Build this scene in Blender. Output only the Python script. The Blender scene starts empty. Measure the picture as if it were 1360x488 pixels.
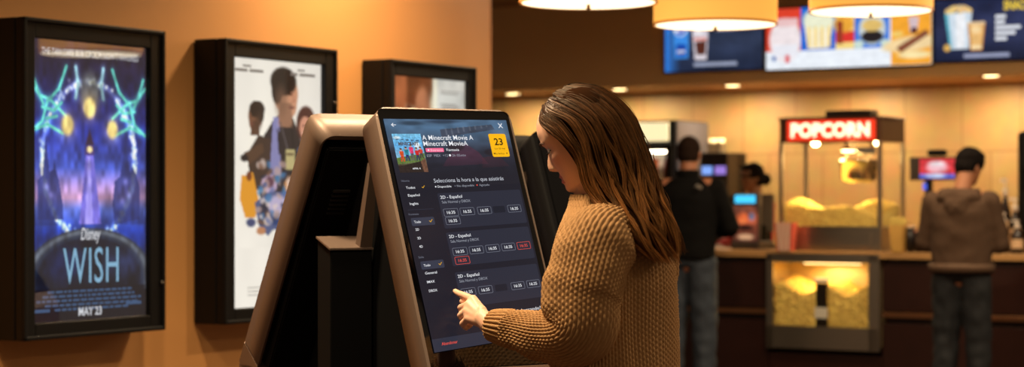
import bpy, bmesh, math, random
import numpy as np
from mathutils import Vector, Matrix, noise
random.seed(7); np.random.seed(7)
PI = math.pi
sc = bpy.context.scene
col = sc.collection
F, CX, CY, CH = 2690.0, 680.0, 265.0, 1.40

def W(x, y, z):
    return Vector(((x-CX)/F*z, z, CH+(CY-y)/F*z))

# ------------------------------------------------------------------ materials
def lin(c):
    return tuple(((v/255.0)/12.92 if v/255.0 <= .04045 else (((v/255.0)+.055)/1.055)**2.4) for v in c)

_m = {}
def mat(name, rgb, rough=.5, metal=0., emit=None, es=1., noise_amt=0., nscale=20., bump=0., bscale=60., coat=0., spec=.5, sss=0.):
    if name in _m: return _m[name]
    m = bpy.data.materials.new(name); m.use_nodes = True
    nt = m.node_tree; b = nt.nodes['Principled BSDF']
    c = (*lin(rgb), 1)
    b.inputs['Base Color'].default_value = c
    b.inputs['Roughness'].default_value = rough
    b.inputs['Metallic'].default_value = metal
    b.inputs['Specular IOR Level'].default_value = spec
    if coat: b.inputs['Coat Weight'].default_value = coat; b.inputs['Coat Roughness'].default_value = .05
    if sss:
        b.inputs['Subsurface Weight'].default_value = sss; b.inputs['Subsurface Radius'].default_value = (.6, .25, .12); b.inputs['Subsurface Scale'].default_value = .012
    if emit is not None:
        b.inputs['Emission Color'].default_value = (*lin(emit), 1); b.inputs['Emission Strength'].default_value = es
    tc = nt.nodes.new('ShaderNodeTexCoord')
    if noise_amt:
        n = nt.nodes.new('ShaderNodeTexNoise'); n.inputs['Scale'].default_value = nscale; n.inputs['Detail'].default_value = 5
        nt.links.new(tc.outputs['Object'], n.inputs['Vector'])
        mx = nt.nodes.new('ShaderNodeMix'); mx.data_type = 'RGBA'
        mx.inputs[6].default_value = tuple(v*(1-noise_amt) for v in c[:3])+(1,)
        mx.inputs[7].default_value = tuple(min(1, v*(1+noise_amt)) for v in c[:3])+(1,)
        nt.links.new(n.outputs['Fac'], mx.inputs[0]); nt.links.new(mx.outputs[2], b.inputs['Base Color'])
    if bump:
        n = nt.nodes.new('ShaderNodeTexNoise'); n.inputs['Scale'].default_value = bscale; n.inputs['Detail'].default_value = 4
        nt.links.new(tc.outputs['Object'], n.inputs['Vector'])
        bp = nt.nodes.new('ShaderNodeBump'); bp.inputs['Strength'].default_value = bump; bp.inputs['Distance'].default_value = .01
        nt.links.new(n.outputs['Fac'], bp.inputs['Height']); nt.links.new(bp.outputs['Normal'], b.inputs['Normal'])
    _m[name] = m
    return m

def emat(name, rgb, s=1.):
    """something lit from behind (a screen): emits its own colour"""
    return mat(name, (4, 4, 5), .3, emit=rgb, es=s, spec=.25)

def attr_mat(name, s=1., gloss=.2, emis=True, mult=(1, 1, 1), rough=.6):
    if name in _m: return _m[name]
    m = bpy.data.materials.new(name); m.use_nodes = True
    nt = m.node_tree; b = nt.nodes['Principled BSDF']
    a = nt.nodes.new('ShaderNodeAttribute'); a.attribute_name = 'art'
    if emis:
        b.inputs['Base Color'].default_value = (.003, .003, .003, 1); b.inputs['Roughness'].default_value = gloss; b.inputs['Specular IOR Level'].default_value = .25
        nt.links.new(a.outputs['Color'], b.inputs['Emission Color']); b.inputs['Emission Strength'].default_value = s
    else:
        nt.links.new(a.outputs['Color'], b.inputs['Base Color']); b.inputs['Roughness'].default_value = rough
    _m[name] = m
    return m

def glass(name, tint=(255, 255, 255), rough=.02, alpha=.12, refl=.5):
    if name in _m: return _m[name]
    m = bpy.data.materials.new(name); m.use_nodes = True
    nt = m.node_tree; nt.nodes.clear()
    o = nt.nodes.new('ShaderNodeOutputMaterial'); t = nt.nodes.new('ShaderNodeBsdfTransparent'); g = nt.nodes.new('ShaderNodeBsdfGlossy')
    g.inputs['Roughness'].default_value = rough; t.inputs['Color'].default_value = (*lin(tint), 1)
    fr = nt.nodes.new('ShaderNodeFresnel'); fr.inputs['IOR'].default_value = 1.5
    mu = nt.nodes.new('ShaderNodeMath'); mu.operation = 'MULTIPLY'; mu.inputs[1].default_value = refl
    mx = nt.nodes.new('ShaderNodeMixShader')
    ge = nt.nodes.new('ShaderNodeNewGeometry'); iv = nt.nodes.new('ShaderNodeMath'); iv.operation = 'SUBTRACT'; iv.inputs[0].default_value = 1
    m2 = nt.nodes.new('ShaderNodeMath'); m2.operation = 'MULTIPLY'; m2.use_clamp = True
    nt.links.new(ge.outputs['Backfacing'], iv.inputs[1])
    nt.links.new(fr.outputs[0], mu.inputs[0]); nt.links.new(mu.outputs[0], m2.inputs[0]); nt.links.new(iv.outputs[0], m2.inputs[1]); nt.links.new(m2.outputs[0], mx.inputs[0])
    nt.links.new(t.outputs[0], mx.inputs[1]); nt.links.new(g.outputs[0], mx.inputs[2]); nt.links.new(mx.outputs[0], o.inputs[0])
    _m[name] = m
    return m

# ------------------------------------------------------------------ mesh builder
class MB:
    def __init__(s): s.bm = bmesh.new()
    def _new(s, verts, mi, M=None):
        fs = set()
        for v in verts:
            if M is not None: v.co = M @ v.co
            for f in v.link_faces: fs.add(f)
        for f in fs: f.material_index = mi
        return s
    def box(s, c, d, bev=0., mi=0, M=None, seg=2):
        r = bmesh.ops.create_cube(s.bm, size=1); vs = r['verts']
        for v in vs: v.co = Vector((v.co.x*d[0]+c[0], v.co.y*d[1]+c[1], v.co.z*d[2]+c[2]))
        if bev:
            es = {e for v in vs for e in v.link_edges}
            q = bmesh.ops.bevel(s.bm, geom=list(es), offset=bev, segments=seg, affect='EDGES', profile=.5)
            vs = list({v for f in q['faces'] for v in f.verts} | {v for v in vs if v.is_valid})
        return s._new(vs, mi, M)
    def hexa(s, pts, mi=0, bev=0.):
        """8 points: bottom quad then top quad, same order"""
        v = [s.bm.verts.new(p) for p in pts]
        for q in ((3, 2, 1, 0), (4, 5, 6, 7), (0, 1, 5, 4), (1, 2, 6, 5), (2, 3, 7, 6), (3, 0, 4, 7)):
            f = s.bm.faces.new([v[i] for i in q]); f.material_index = mi
        if bev:
            es = {e for w in v for e in w.link_edges}
            q = bmesh.ops.bevel(s.bm, geom=list(es), offset=bev, segments=2, affect='EDGES')
            for f in q['faces']: f.material_index = mi
        return s
    def prism(s, pts, n, mi=0):
        """closed polygon pts extruded by vector n"""
        a = [s.bm.verts.new(p) for p in pts]; b = [s.bm.verts.new(Vector(p)+Vector(n)) for p in pts]
        k = len(a)
        fs = [s.bm.faces.new(a[::-1]), s.bm.faces.new(b)]
        for i in range(k): fs.append(s.bm.faces.new([a[i], a[(i+1) % k], b[(i+1) % k], b[i]]))
        for f in fs: f.material_index = mi
        return s
    def lathe(s, prof, seg=32, mi=0, c=(0, 0, 0), cap=True):
        rings = []
        for r, z in prof:
            rings.append([s.bm.verts.new((c[0]+r*math.cos(2*PI*i/seg), c[1]+r*math.sin(2*PI*i/seg), c[2]+z)) for i in range(seg)])
        for a, b in zip(rings, rings[1:]):
            for i in range(seg):
                f = s.bm.faces.new([a[i], a[(i+1) % seg], b[(i+1) % seg], b[i]]); f.material_index = mi; f.smooth = True
        if cap:
            for rr, fl in ((rings[0], True), (rings[-1], False)):
                f = s.bm.faces.new(rr[::-1] if fl else rr); f.material_index = mi
        return s
    def tube(s, pts, rad, seg=8, mi=0):
        """tube through points; rad float or list"""
        pts = [Vector(p) for p in pts]; n = len(pts)
        rr = [rad]*n if isinstance(rad, (int, float)) else rad
        rings = []; up = Vector((0, 0, 1))
        for i, p in enumerate(pts):
            d = (pts[min(i+1, n-1)]-pts[max(i-1, 0)]).normalized()
            x = d.cross(up) if abs(d.dot(up)) < .95 else d.cross(Vector((1, 0, 0)))
            x.normalize(); y = d.cross(x)
            rings.append([s.bm.verts.new(p+(x*math.cos(2*PI*k/seg)+y*math.sin(2*PI*k/seg))*rr[i]) for k in range(seg)])
        for a, b in zip(rings, rings[1:]):
            for k in range(seg):
                f = s.bm.faces.new([a[k], a[(k+1) % seg], b[(k+1) % seg], b[k]]); f.smooth = True; f.material_index = mi
        s.bm.faces.new(rings[0][::-1]).material_index = mi; s.bm.faces.new(rings[-1]).material_index = mi
        return s
    def ball(s, c, r, sc_=(1, 1, 1), rot=None, mi=0, sub=2):
        q = bmesh.ops.create_icosphere(s.bm, subdivisions=sub, radius=r)
        M = Matrix.Translation(c) @ (rot.to_4x4() if rot else Matrix.Identity(4)) @ Matrix.Diagonal((*sc_, 1))
        s._new(q['verts'], mi, M)
        for v in q['verts']:
            for f in v.link_faces: f.smooth = True
        return s
    def cap(s, a, b, ra, rb, mi=0, seg=14):
        """tapered capsule as a closed shell"""
        a = Vector(a); b = Vector(b); d = (b-a); L = max(d.length, 1e-6); d.normalize()
        x = d.cross(Vector((0, 0, 1))) if abs(d.z) < .9 else d.cross(Vector((1, 0, 0)))
        x.normalize(); y = d.cross(x)
        prof = []
        for k in range(1, 6): t = PI/2*k/5; prof.append((ra*math.sin(t), -ra*math.cos(t)))
        for k in range(0, 5): t = PI/2*k/5; prof.append((rb*math.cos(t), L+rb*math.sin(t)))
        rings = [[s.bm.verts.new(a+d*h+(x*math.cos(2*PI*k/seg)+y*math.sin(2*PI*k/seg))*r) for k in range(seg)] for r, h in prof]
        p0 = s.bm.verts.new(a-d*ra); p1 = s.bm.verts.new(b+d*rb)
        for k in range(seg):
            s.bm.faces.new([p0, rings[0][(k+1) % seg], rings[0][k]]); s.bm.faces.new([p1, rings[-1][k], rings[-1][(k+1) % seg]])
        for u, v in zip(rings, rings[1:]):
            for k in range(seg): s.bm.faces.new([u[k], u[(k+1) % seg], v[(k+1) % seg], v[k]])
        return s
    def rings(s, rs, closed=True, mi=0, smooth=True):
        """rs: list of lists of points, lofted; ends capped"""
        R = [[s.bm.verts.new(p) for p in r] for r in rs]; n = len(R[0])
        for a, b in zip(R, R[1:]):
            for k in range(n if closed else n-1):
                f = s.bm.faces.new([a[k], a[(k+1) % n], b[(k+1) % n], b[k]]); f.smooth = smooth; f.material_index = mi
        if closed:
            s.bm.faces.new(R[0][::-1]).material_index = mi; s.bm.faces.new(R[-1]).material_index = mi
        return s
    def build(s, name, mats, parent=None, loc=None, smooth=False):
        bmesh.ops.recalc_face_normals(s.bm, faces=s.bm.faces)
        me = bpy.data.meshes.new(name); s.bm.to_mesh(me); s.bm.free()
        if not isinstance(mats, (list, tuple)): mats = [mats]
        for m in mats: me.materials.append(m)
        if smooth:
            for p in me.polygons: p.use_smooth = True
        return link(name, me, parent, loc)

def link(name, me, parent=None, loc=None):
    o = bpy.data.objects.new(name, me); col.objects.link(o)
    if parent is not None: o.parent = parent
    if loc is not None: o.location = loc
    return o

def tag(o, label, cat, group=None, kind=None):
    if label: o['label'] = label
    if cat: o['category'] = cat
    if group: o['group'] = group
    if kind: o['kind'] = kind
    return o
def empty(name, loc=(0, 0, 0), rz=0.):
    o = bpy.data.objects.new(name, None); col.objects.link(o); o.location = loc; o.rotation_euler = (0, 0, rz); o.empty_display_size = .1
    return o
def thing(name, label, cat, loc=(0, 0, 0), rz=0., group=None):
    return tag(empty(name, loc, rz), label, cat, group)
def struct(o): o['kind'] = 'structure'; return o
def dup(o, loc, rz=None, label=None):
    r = o.copy(); col.objects.link(r); r.location = loc
    if rz is not None: r.rotation_euler = (0, 0, rz)
    if label: r['label'] = label
    for ch in list(o.children):
        c = ch.copy(); col.objects.link(c); c.parent = r
        for g in list(ch.children):
            d = g.copy(); col.objects.link(d); d.parent = c
    return r

def remesh(mb, voxel, smooth_it=3, name='tmp'):
    me = bpy.data.meshes.new(name); bmesh.ops.recalc_face_normals(mb.bm, faces=mb.bm.faces); mb.bm.to_mesh(me); mb.bm.free()
    o = bpy.data.objects.new(name, me); col.objects.link(o)
    m = o.modifiers.new('r', 'REMESH'); m.mode = 'VOXEL'; m.voxel_size = voxel; m.use_smooth_shade = True
    if smooth_it:
        q = o.modifiers.new('s', 'SMOOTH'); q.factor = .5; q.iterations = smooth_it
    dg = bpy.context.evaluated_depsgraph_get(); dg.update()
    r = bpy.data.meshes.new_from_object(o.evaluated_get(dg))
    bpy.data.objects.remove(o); bpy.data.meshes.remove(me)
    for p in r.polygons: p.use_smooth = True
    return r

# ------------------------------------------------------------------ text / flat lettering
_tc = {}
def text2d(body, size=1., bold=0., spacing=1., shear=0.):
    key = (body, round(bold, 4), spacing, shear)
    if key not in _tc:
        cu = bpy.data.curves.new('t', 'FONT'); cu.body = body; cu.size = 1; cu.resolution_u = 3; cu.offset = bold; cu.space_character = spacing; cu.shear = shear
        cu.align_x = 'LEFT'; cu.fill_mode = 'FRONT' if hasattr(cu, 'fill_mode') else cu.fill_mode
        o = bpy.data.objects.new('t', cu); col.objects.link(o)
        dg = bpy.context.evaluated_depsgraph_get(); dg.update()
        me = o.evaluated_get(dg).to_mesh()
        vs = [(v.co.x, v.co.y) for v in me.vertices]; fs = [tuple(p.vertices) for p in me.polygons]
        bpy.data.objects.remove(o); bpy.data.curves.remove(cu)
        if not vs: vs = [(0, 0)]
        _tc[key] = (vs, fs)
    return _tc[key]

class Canvas:
    """flat graphics; fn(u, v, layer) -> 3D point; v grows downwards"""
    def __init__(s, fn): s.fn = fn; s.bm = bmesh.new(); s.mats = []; s.L = 0
    def mi(s, m):
        if m not in s.mats: s.mats.append(m)
        return s.mats.index(m)
    def poly(s, pts, m, layer=None):
        s.L += 1
        L = s.L if layer is None else layer
        f = s.bm.faces.new([s.bm.verts.new(s.fn(u, v, L)) for u, v in pts]); f.material_index = s.mi(m); return s
    def rrect(s, u0, v0, u1, v1, r, m, layer=None, k=4):
        s.poly(rr_pts(u0, v0, u1, v1, r, k), m, layer); return s
    def outline(s, u0, v0, u1, v1, r, w, m, layer=5, k=4):
        a = rr_pts(u0, v0, u1, v1, r, k); b = rr_pts(u0+w, v0+w, u1-w, v1-w, max(r-w, .5*w), k)
        A = [s.bm.verts.new(s.fn(*p, layer)) for p in a]; B = [s.bm.verts.new(s.fn(*p, layer)) for p in b]; n = len(A)
        for i in range(n):
            f = s.bm.faces.new([A[i], A[(i+1) % n], B[(i+1) % n], B[i]]); f.material_index = s.mi(m)
        return s
    def circle(s, u, v, r, m, layer=None, ry=None):
        ry = ry or r
        return s.poly([(u+r*math.cos(2*PI*i/20), v+ry*math.sin(2*PI*i/20)) for i in range(20)], m, layer)
    def text(s, body, u, v, size, m, layer=6, bold=0., width=None, align='L', stretch=1., spacing=1., shear=0.):
        """u,v = left end of baseline; size = cap height * 1.4; width fits the run to that width"""
        vs, fs = text2d(body, bold=bold, spacing=spacing, shear=shear)
        x0 = min(p[0] for p in vs); x1 = max(p[0] for p in vs); wd = (x1-x0) or 1
        sx = size*stretch
        if width: sx = width/wd
        off = -x0*sx
        if align == 'C': off -= wd*sx/2
        if align == 'R': off -= wd*sx
        V = [s.bm.verts.new(s.fn(u+off+x*sx, v-y*size, layer)) for x, y in vs]
        mi = s.mi(m)
        for f in fs:
            try: q = s.bm.faces.new([V[i] for i in f]); q.material_index = mi
            except Exception: pass
        return s
    def build(s, name, parent=None):
        me = bpy.data.meshes.new(name); s.bm.to_mesh(me); s.bm.free()
        for m in s.mats: me.materials.append(m)
        return link(name, me, parent)

def rr_pts(u0, v0, u1, v1, r, k=4):
    P = []
    for cx, cy, a0 in ((u1-r, v0+r, -PI/2), (u1-r, v1-r, 0), (u0+r, v1-r, PI/2), (u0+r, v0+r, PI)):
        for i in range(k+1):
            a = a0+PI/2*i/k; P.append((cx+r*math.cos(a), cy+r*math.sin(a)))
    return P

# ------------------------------------------------------------------ raster art carried by mesh vertices
class Art:
    def __init__(s, w, h, bg=(0, 0, 0), asp=None):
        s.w, s.h = w, h
        s.u, s.v = np.meshgrid(np.linspace(0, 1, w), np.linspace(0, 1, h)); s.asp = asp or h/w
        s.a = np.zeros((h, w, 3)) + np.array(bg, float)
    def mix(s, m, c): m = np.clip(m, 0, 1)[..., None]; s.a = s.a*(1-m)+np.array(c, float)*m; return s
    def add(s, m, c): s.a = np.clip(s.a+np.clip(m, 0, 9)[..., None]*np.array(c, float), 0, 255); return s
    def vgrad(s, stops):
        vs = [q[0] for q in stops]
        for k in range(3): s.a[..., k] = np.interp(s.v, vs, [q[1][k] for q in stops])
        return s
    def ell(s, cx, cy, rx, ry, c, soft=.1, rot=0., op=1.):
        x = s.u-cx; y = (s.v-cy)*s.asp; ry = ry*s.asp
        cr, sr = math.cos(rot), math.sin(rot); xx = x*cr+y*sr; yy = -x*sr+y*cr
        d = np.sqrt((xx/rx)**2+(yy/ry)**2); return s.mix(np.clip((1-d)/soft+.5, 0, 1)*op, c)
    def glow(s, cx, cy, r, c, k=1.):
        d = ((s.u-cx)**2+((s.v-cy)*s.asp)**2)/r**2; return s.add(np.exp(-d)*k, c)
    def poly(s, pts, c, op=1.):
        ins = np.zeros_like(s.u, bool); n = len(pts)
        for i in range(n):
            x1, y1 = pts[i]; x2, y2 = pts[(i+1) % n]
            if y1 == y2: continue
            cond = ((s.v < y1) != (s.v < y2)) & (s.u < (x2-x1)*(s.v-y1)/(y2-y1)+x1); ins ^= cond
        return s.mix(ins*op, c)
    def rect(s, u0, v0, u1, v1, c, op=1.): return s.poly([(u0, v0), (u1, v0), (u1, v1), (u0, v1)], c, op)
    def line(s, pts, w, c, glow=0., k=1.):
        for (x1, y1), (x2, y2) in zip(pts, pts[1:]):
            dx, dy = x2-x1, (y2-y1)*s.asp; L2 = dx*dx+dy*dy+1e-12
            t = np.clip(((s.u-x1)*dx+(s.v-y1)*s.asp*dy)/L2, 0, 1)
            d = np.hypot(s.u-(x1+t*dx), (s.v-y1)*s.asp-t*dy)
            if glow: s.add(np.exp(-(d/glow)**2)*k, c)
            s.mix(np.clip((w-d)/(w*.5)+.5, 0, 1), c)
        return s
    def noise(s, amt, seed=1, cells=14):
        r = np.random.RandomState(seed); g = r.rand(cells+2, cells+2)
        x = s.u*cells; y = s.v*cells; xi = x.astype(int); yi = y.astype(int); fx = x-xi; fy = y-yi
        fx = fx*fx*(3-2*fx); fy = fy*fy*(3-2*fy)
        n = (g[yi, xi]*(1-fx)+g[yi, xi+1]*fx)*(1-fy)+(g[yi+1, xi]*(1-fx)+g[yi+1, xi+1]*fx)*fy
        s.a = np.clip(s.a*(1+amt*(n[..., None]*2-1)), 0, 255); return s
    def mesh(s, name, fn, m, parent=None):
        """fn(u,v) -> point, u,v in 0..1"""
        P = [fn(float(u), float(v)) for u, v in zip(s.u.ravel(), s.v.ravel())]
        w, h = s.w, s.h
        fs = [(j*w+i, (j+1)*w+i, (j+1)*w+i+1, j*w+i+1) for j in range(h-1) for i in range(w-1)]
        me = bpy.data.meshes.new(name); me.from_pydata(P, [], fs)
        at = me.color_attributes.new('art', 'FLOAT_COLOR', 'POINT')
        a = s.a/255.; L = np.where(a <= .04045, a/12.92, ((a+.055)/1.055)**2.4)
        buf = np.ones((w*h, 4)); buf[:, :3] = L.reshape(-1, 3); at.data.foreach_set('color', buf.ravel())
        me.materials.append(m)
        return link(name, me, parent)
# ------------------------------------------------------------------ frames of reference of the two walls
D1 = Vector((.516, .857, 0)).normalized(); M1 = Vector((-D1.y, D1.x, 0)); RZ1 = math.atan2(D1.y, D1.x)
P0 = Vector(((41-CX)/F*7.19, 7.19, 0))
def lt(x, off=0.):
    k = (x-CX)/F; q = P0+M1*off; return (k*q.y-q.x)/(D1.x-k*D1.y)
def lz(x, y, off=0.): p = P0+M1*off+D1*lt(x, off); return CH+(CY-y)/F*p.y
A2 = Vector((.857, -.515, 0)).normalized(); B2 = Vector((-A2.y, A2.x, 0)); RZ2 = math.atan2(A2.y, A2.x)
C0 = Vector((1.6, 15.3, 0))
def bt(x, o=0.):
    k = (x-CX)/F; q = C0+B2*o; return (k*q.y-q.x)/(A2.x-k*A2.y)
def bz(x, y, o=0.): p = C0+B2*o+A2*bt(x, o); return CH+(CY-y)/F*p.y
def bw(t, o, z): return C0+A2*t+B2*o+Vector((0, 0, z))
def bloc(x, o, z): return bw(bt(x, o), o, z)

# ------------------------------------------------------------------ setting
wall_m = mat('wall_paint', (206, 146, 84), .55, noise_amt=.04, nscale=3, bump=.05, bscale=40)
trim_m = mat('wall_trim', (196, 140, 96), .5)
soff_m = mat('soffit_paint', (230, 196, 146), .7, noise_amt=.05, nscale=2)
under_m = mat('soffit_underside', (190, 140, 90), .6)
ceil_m = mat('ceiling_paint', (170, 136, 100), .7)
floor_m = mat('floor_carpet', (60, 38, 28), .8, noise_amt=.35, nscale=30)

def tile_mat():
    m = bpy.data.materials.new('stone_tile'); m.use_nodes = True; nt = m.node_tree; b = nt.nodes['Principled BSDF']
    tc = nt.nodes.new('ShaderNodeTexCoord'); mp = nt.nodes.new('ShaderNodeMapping'); mp.inputs['Rotation'].default_value = (PI/2, 0, 0)
    nt.links.new(tc.outputs['Object'], mp.inputs['Vector'])
    br = nt.nodes.new('ShaderNodeTexBrick'); br.inputs['Scale'].default_value = 1; br.inputs['Brick Width'].default_value = .5; br.inputs['Row Height'].default_value = .9
    br.inputs['Mortar Size'].default_value = .006; br.inputs['Color1'].default_value = (*lin((216, 178, 120)), 1); br.inputs['Color2'].default_value = (*lin((208, 169, 112)), 1); br.inputs['Mortar'].default_value = (*lin((184, 144, 92)), 1)
    nt.links.new(mp.outputs['Vector'], br.inputs['Vector'])
    n = nt.nodes.new('ShaderNodeTexNoise'); n.inputs['Scale'].default_value = 6; n.inputs['Detail'].default_value = 6
    nt.links.new(tc.outputs['Object'], n.inputs['Vector'])
    mx = nt.nodes.new('ShaderNodeMix'); mx.data_type = 'RGBA'; mx.blend_type = 'MULTIPLY'; mx.inputs[0].default_value = .35
    nt.links.new(br.outputs['Color'], mx.inputs[6]); nt.links.new(n.outputs['Color'], mx.inputs[7]); nt.links.new(mx.outputs[2], b.inputs['Base Color'])
    b.inputs['Roughness'].default_value = .5
    return m
tile_m = tile_mat()

o = MB().box((0, 8, -.05), (24, 30, .1)).build('floor', floor_m); struct(o)
WOFF = .135
tE = lt(651, WOFF)
o = MB().box(((tE-6.5)/2+0, .15, 1.9), (tE+6.5, .3, 3.8)).build('wall_left', wall_m); o.location = P0+M1*WOFF; o.rotation_euler.z = RZ1; struct(o)
o = MB().box((0, 0, 1.9), (.012, .306, 3.8), .004).build('trim_1', trim_m); o.location = P0+M1*(WOFF+.15)+D1*(tE+.006); o.rotation_euler.z = RZ1; struct(o)

SO = 1.5                                     # soffit face
ZS = bz(823, 115, SO); ZB = .9               # underside height
ZC = bz(675, 17, SO)
WBO = 2.55
def bstruct(name, c, d, m, bev=0):
    o = MB().box(c, d, bev).build(name, m); o.location = C0; o.rotation_euler.z = RZ2; return struct(o)
bstruct('soffit', (0, SO+.05, (ZS+ZC)/2+.3), (16, .1, ZC-ZS+.6), soff_m).name = 'trim_2'
bstruct('ceiling_under_soffit', (0, (SO+.1+WBO)/2+.02, ZS+.05), (16, WBO-SO-.1, .1), under_m).name = 'ceiling_counter'
bstruct('wall_back', (0, WBO+.1, 1.6), (16, .2, 3.2), tile_m)
bstruct('ceiling', (0, SO-3.5+.0, ZC+.1), (16, 7.0, .1), ceil_m)
# ------------------------------------------------------------------ poster cases
black_m = mat('black_powder_coat', (9, 7, 7), .5, spec=.25, noise_amt=.1, nscale=30)
blackg_m = mat('black_gloss', (7, 6, 6), .12)
steel_m = mat('brushed_steel', (190, 180, 165), .32, metal=1., noise_amt=.06, nscale=50)
chrome_m = mat('chrome', (220, 215, 205), .12, metal=1.)
pglass = glass('poster_glazing', refl=4.5)
white_t = emat('print_white', (235, 238, 245), .95)
blue_t = emat('print_light_blue', (150, 205, 240), .9)
dim_t = emat('print_dim_blue', (70, 105, 150), .8)
gold_t = emat('print_gold', (205, 150, 80), .9)
grey_t = emat('print_grey', (150, 140, 130), .9)

def poster_case(name, label, xs, ys, outer, art_fn, dec, latch):
    """xs: print left/right px; outer: case left/right px; ys: top and bottom world z"""
    t0, t1 = lt(xs[0]), lt(xs[1]); o0, o1 = lt(outer[0]), lt(outer[1]); zt, zb = ys; ot, ob = zt+.07, zb-.06
    loc = P0+D1*o0; loc.z = ob
    R = thing(name, label, 'poster case', loc, RZ1, 'lit poster cases along the wall')
    wd = o1-o0; ht = ot-ob; a = t0-o0; b = t1-o0; c = zb-ob; d = zt-ob
    m = MB(); m.box((wd/2, .0725, ht/2), (wd, .115, ht), .006); m.build('housing', black_m, R)
    m = MB(); fy = -.005; fd = .035
    m.box((a/2, fy, ht/2), (a, fd, ht), .005); m.box(((b+wd)/2, fy, ht/2), (wd-b, fd, ht), .005)
    m.box(((a+b)/2, fy, (d+ht)/2), (b-a, fd, ht-d), .004); m.box(((a+b)/2, fy, c/2), (b-a, fd, c), .004)
    # raised outer lip
    for (x, z, w, h) in ((.008, ht/2, .016, ht), (wd-.008, ht/2, .016, ht), (wd/2, ht-.008, wd, .016), (wd/2, .008, wd, .016)):
        m.box((x, -.026, z), (w, .012, h), .004)
    m.build('frame', black_m, R)
    pt = art_fn().mesh('poster_print', lambda u, v: (a+(b-a)*u, .004, d+(c-d)*v), attr_mat('poster_backlit', 1.25, .3), R)
    for nm, fn in dec:
        cv = Canvas(lambda u, v, L: (a+(b-a)*u, .004-.0004*(1+L), d+(c-d)*v)); fn(cv); l = cv.build(nm, pt)
    MB().box(((a+b)/2, -.008, (c+d)/2), (b-a+.004, .003, d-c+.004)).build('glazing', pglass, R)
    lo = MB().lathe([(.006, 0), (.006, .006), (.003, .008)], 12).build('latch', chrome_m, R, (wd-.024, -.03, ht*latch)); lo.rotation_euler = (PI/2, 0, 0)
    return R

def art_night():
    A = Art(190, 290, asp=1.48)
    A.vgrad([(0, (46, 32, 48)), (.12, (30, 26, 60)), (.3, (30, 42, 140)), (.45, (70, 92, 200)), (.52, (170, 140, 205)), (.56, (196, 150, 190)), (.6, (90, 110, 200)), (.68, (28, 60, 170)), (.8, (8, 16, 40)), (1, (8, 10, 22))])
    A.noise(.22, 3, 12)
    # ring of sparks
    r = np.random.RandomState(4)
    for i in range(230):
        th = r.rand()*2*PI; k = 1+r.randn()*.035
        A.glow(.5+.40*k*math.cos(th), .425+.285*k*math.sin(th), .006+.008*r.rand(), (200, 205, 190), .3+.45*r.rand())
    d = np.hypot((A.u-.5)/.40, (A.v-.425)/.285); A.add(np.exp(-((d-1)/.045)**2)*.55, (130, 150, 190)); A.mix(((d > 1.05) & (A.v < .66))*.25, (14, 20, 60))
    # lightning
    for sgn in (-1, 1):
        X = lambda x: .5+sgn*(.5-x)*-1 if sgn > 0 else x
        mx = (lambda x: 1-x) if sgn > 0 else (lambda x: x)
        for pts in ([(.0, .15), (.08, .20), (.16, .21), (.3, .27)], [(.30, .09), (.24, .17), (.14, .22), (.10, .29), (.0, .33)], [(.04, .32), (.14, .30), (.27, .33)], [(.10, .24), (.2, .25), (.26, .22)], [(.13, .28), (.22, .27)], [(.02, .12), (.06, .18), (.11, .23)]):
            q = [(mx(x), y) for x, y in pts]; A.line(q, .008, (96, 205, 190), glow=.025, k=.22)
    for s in (.38, .62): A.line([(s, .09), (s+.02*(1 if s < .5 else -1), .15), (s+.0, .2)], .01, (150, 200, 215), glow=.025, k=.4)
    A.ell(.5, .17, .09, .07, (92, 96, 88), .6, op=.7)
    for cx, cy, rr in ((.5, .235, .05), (.31, .30, .05), (.70, .31, .045)):
        A.glow(cx, cy, rr*1.4, (200, 150, 60), .7); A.ell(cx, cy, rr, rr*.72, (255, 226, 140), .5)
    # hazy castle skylines
    for base, pts in ((0, [(.06, .62), (.06, .50), (.10, .48), (.115, .41), (.13, .33), (.145, .41), (.16, .47), (.19, .46), (.20, .42), (.21, .46), (.24, .5), (.27, .58), (.27, .64), (.06, .64)]), (1, [(.95, .64), (.95, .52), (.91, .47), (.88, .44), (.86, .47), (.84, .40), (.815, .36), (.79, .42), (.77, .48), (.72, .50), (.70, .58), (.72, .66)])):
        A.poly(pts, (36, 48, 112), .8)
    for x, y in ((.13, .52), (.17, .55), (.82, .5), (.85, .55), (.79, .57)): A.glow(x, y, .02, (120, 110, 150), .5)
    # plain lilac lighthouse tower standing on the rock
    A.poly([(.47, .40), (.53, .40), (.60, .655), (.41, .655)], (112, 104, 206)); A.poly([(.485, .41), (.505, .41), (.53, .655), (.46, .655)], (152, 142, 232))
    A.poly([(.455, .405), (.545, .405), (.53, .365), (.47, .365)], (70, 56, 120)); A.poly([(.46, .37), (.54, .37), (.5, .31)], (58, 40, 70)); A.ell(.5, .385, .025, .012, (250, 220, 160), .6)
    # rock arch
    d = np.hypot((A.u-.5)/.56, (A.v-.86)/.19)
    A.mix(np.clip((1-d)/.03+.5, 0, 1), (16, 22, 40)); A.mix(np.exp(-((d-.93)/.06)**2)*.75*(A.v < .9), (118, 128, 140)); A.mix(np.exp(-((d-.84)/.03)**2)*.5*(A.v < .9), (40, 56, 80))
    A.ell(.78, .80, .14, .05, (40, 52, 92), .8, op=.7); A.ell(.3, .80, .15, .06, (26, 40, 96), .8, op=.6)
    A.noise(.25, 9, 34)
    A.rect(0, .885, 1, 1, (10, 12, 26), .8)
    return A
def dec_n1(c):
    c.text("THE TAN CARE BUR CROCM NOW'T FAVORED", .09, .052, .034, white_t, width=.84, bold=.0)
def dec_n2(c):
    c.text('Disney', .42, .712, .062, white_t, width=.17, shear=.25, bold=.012)
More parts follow.
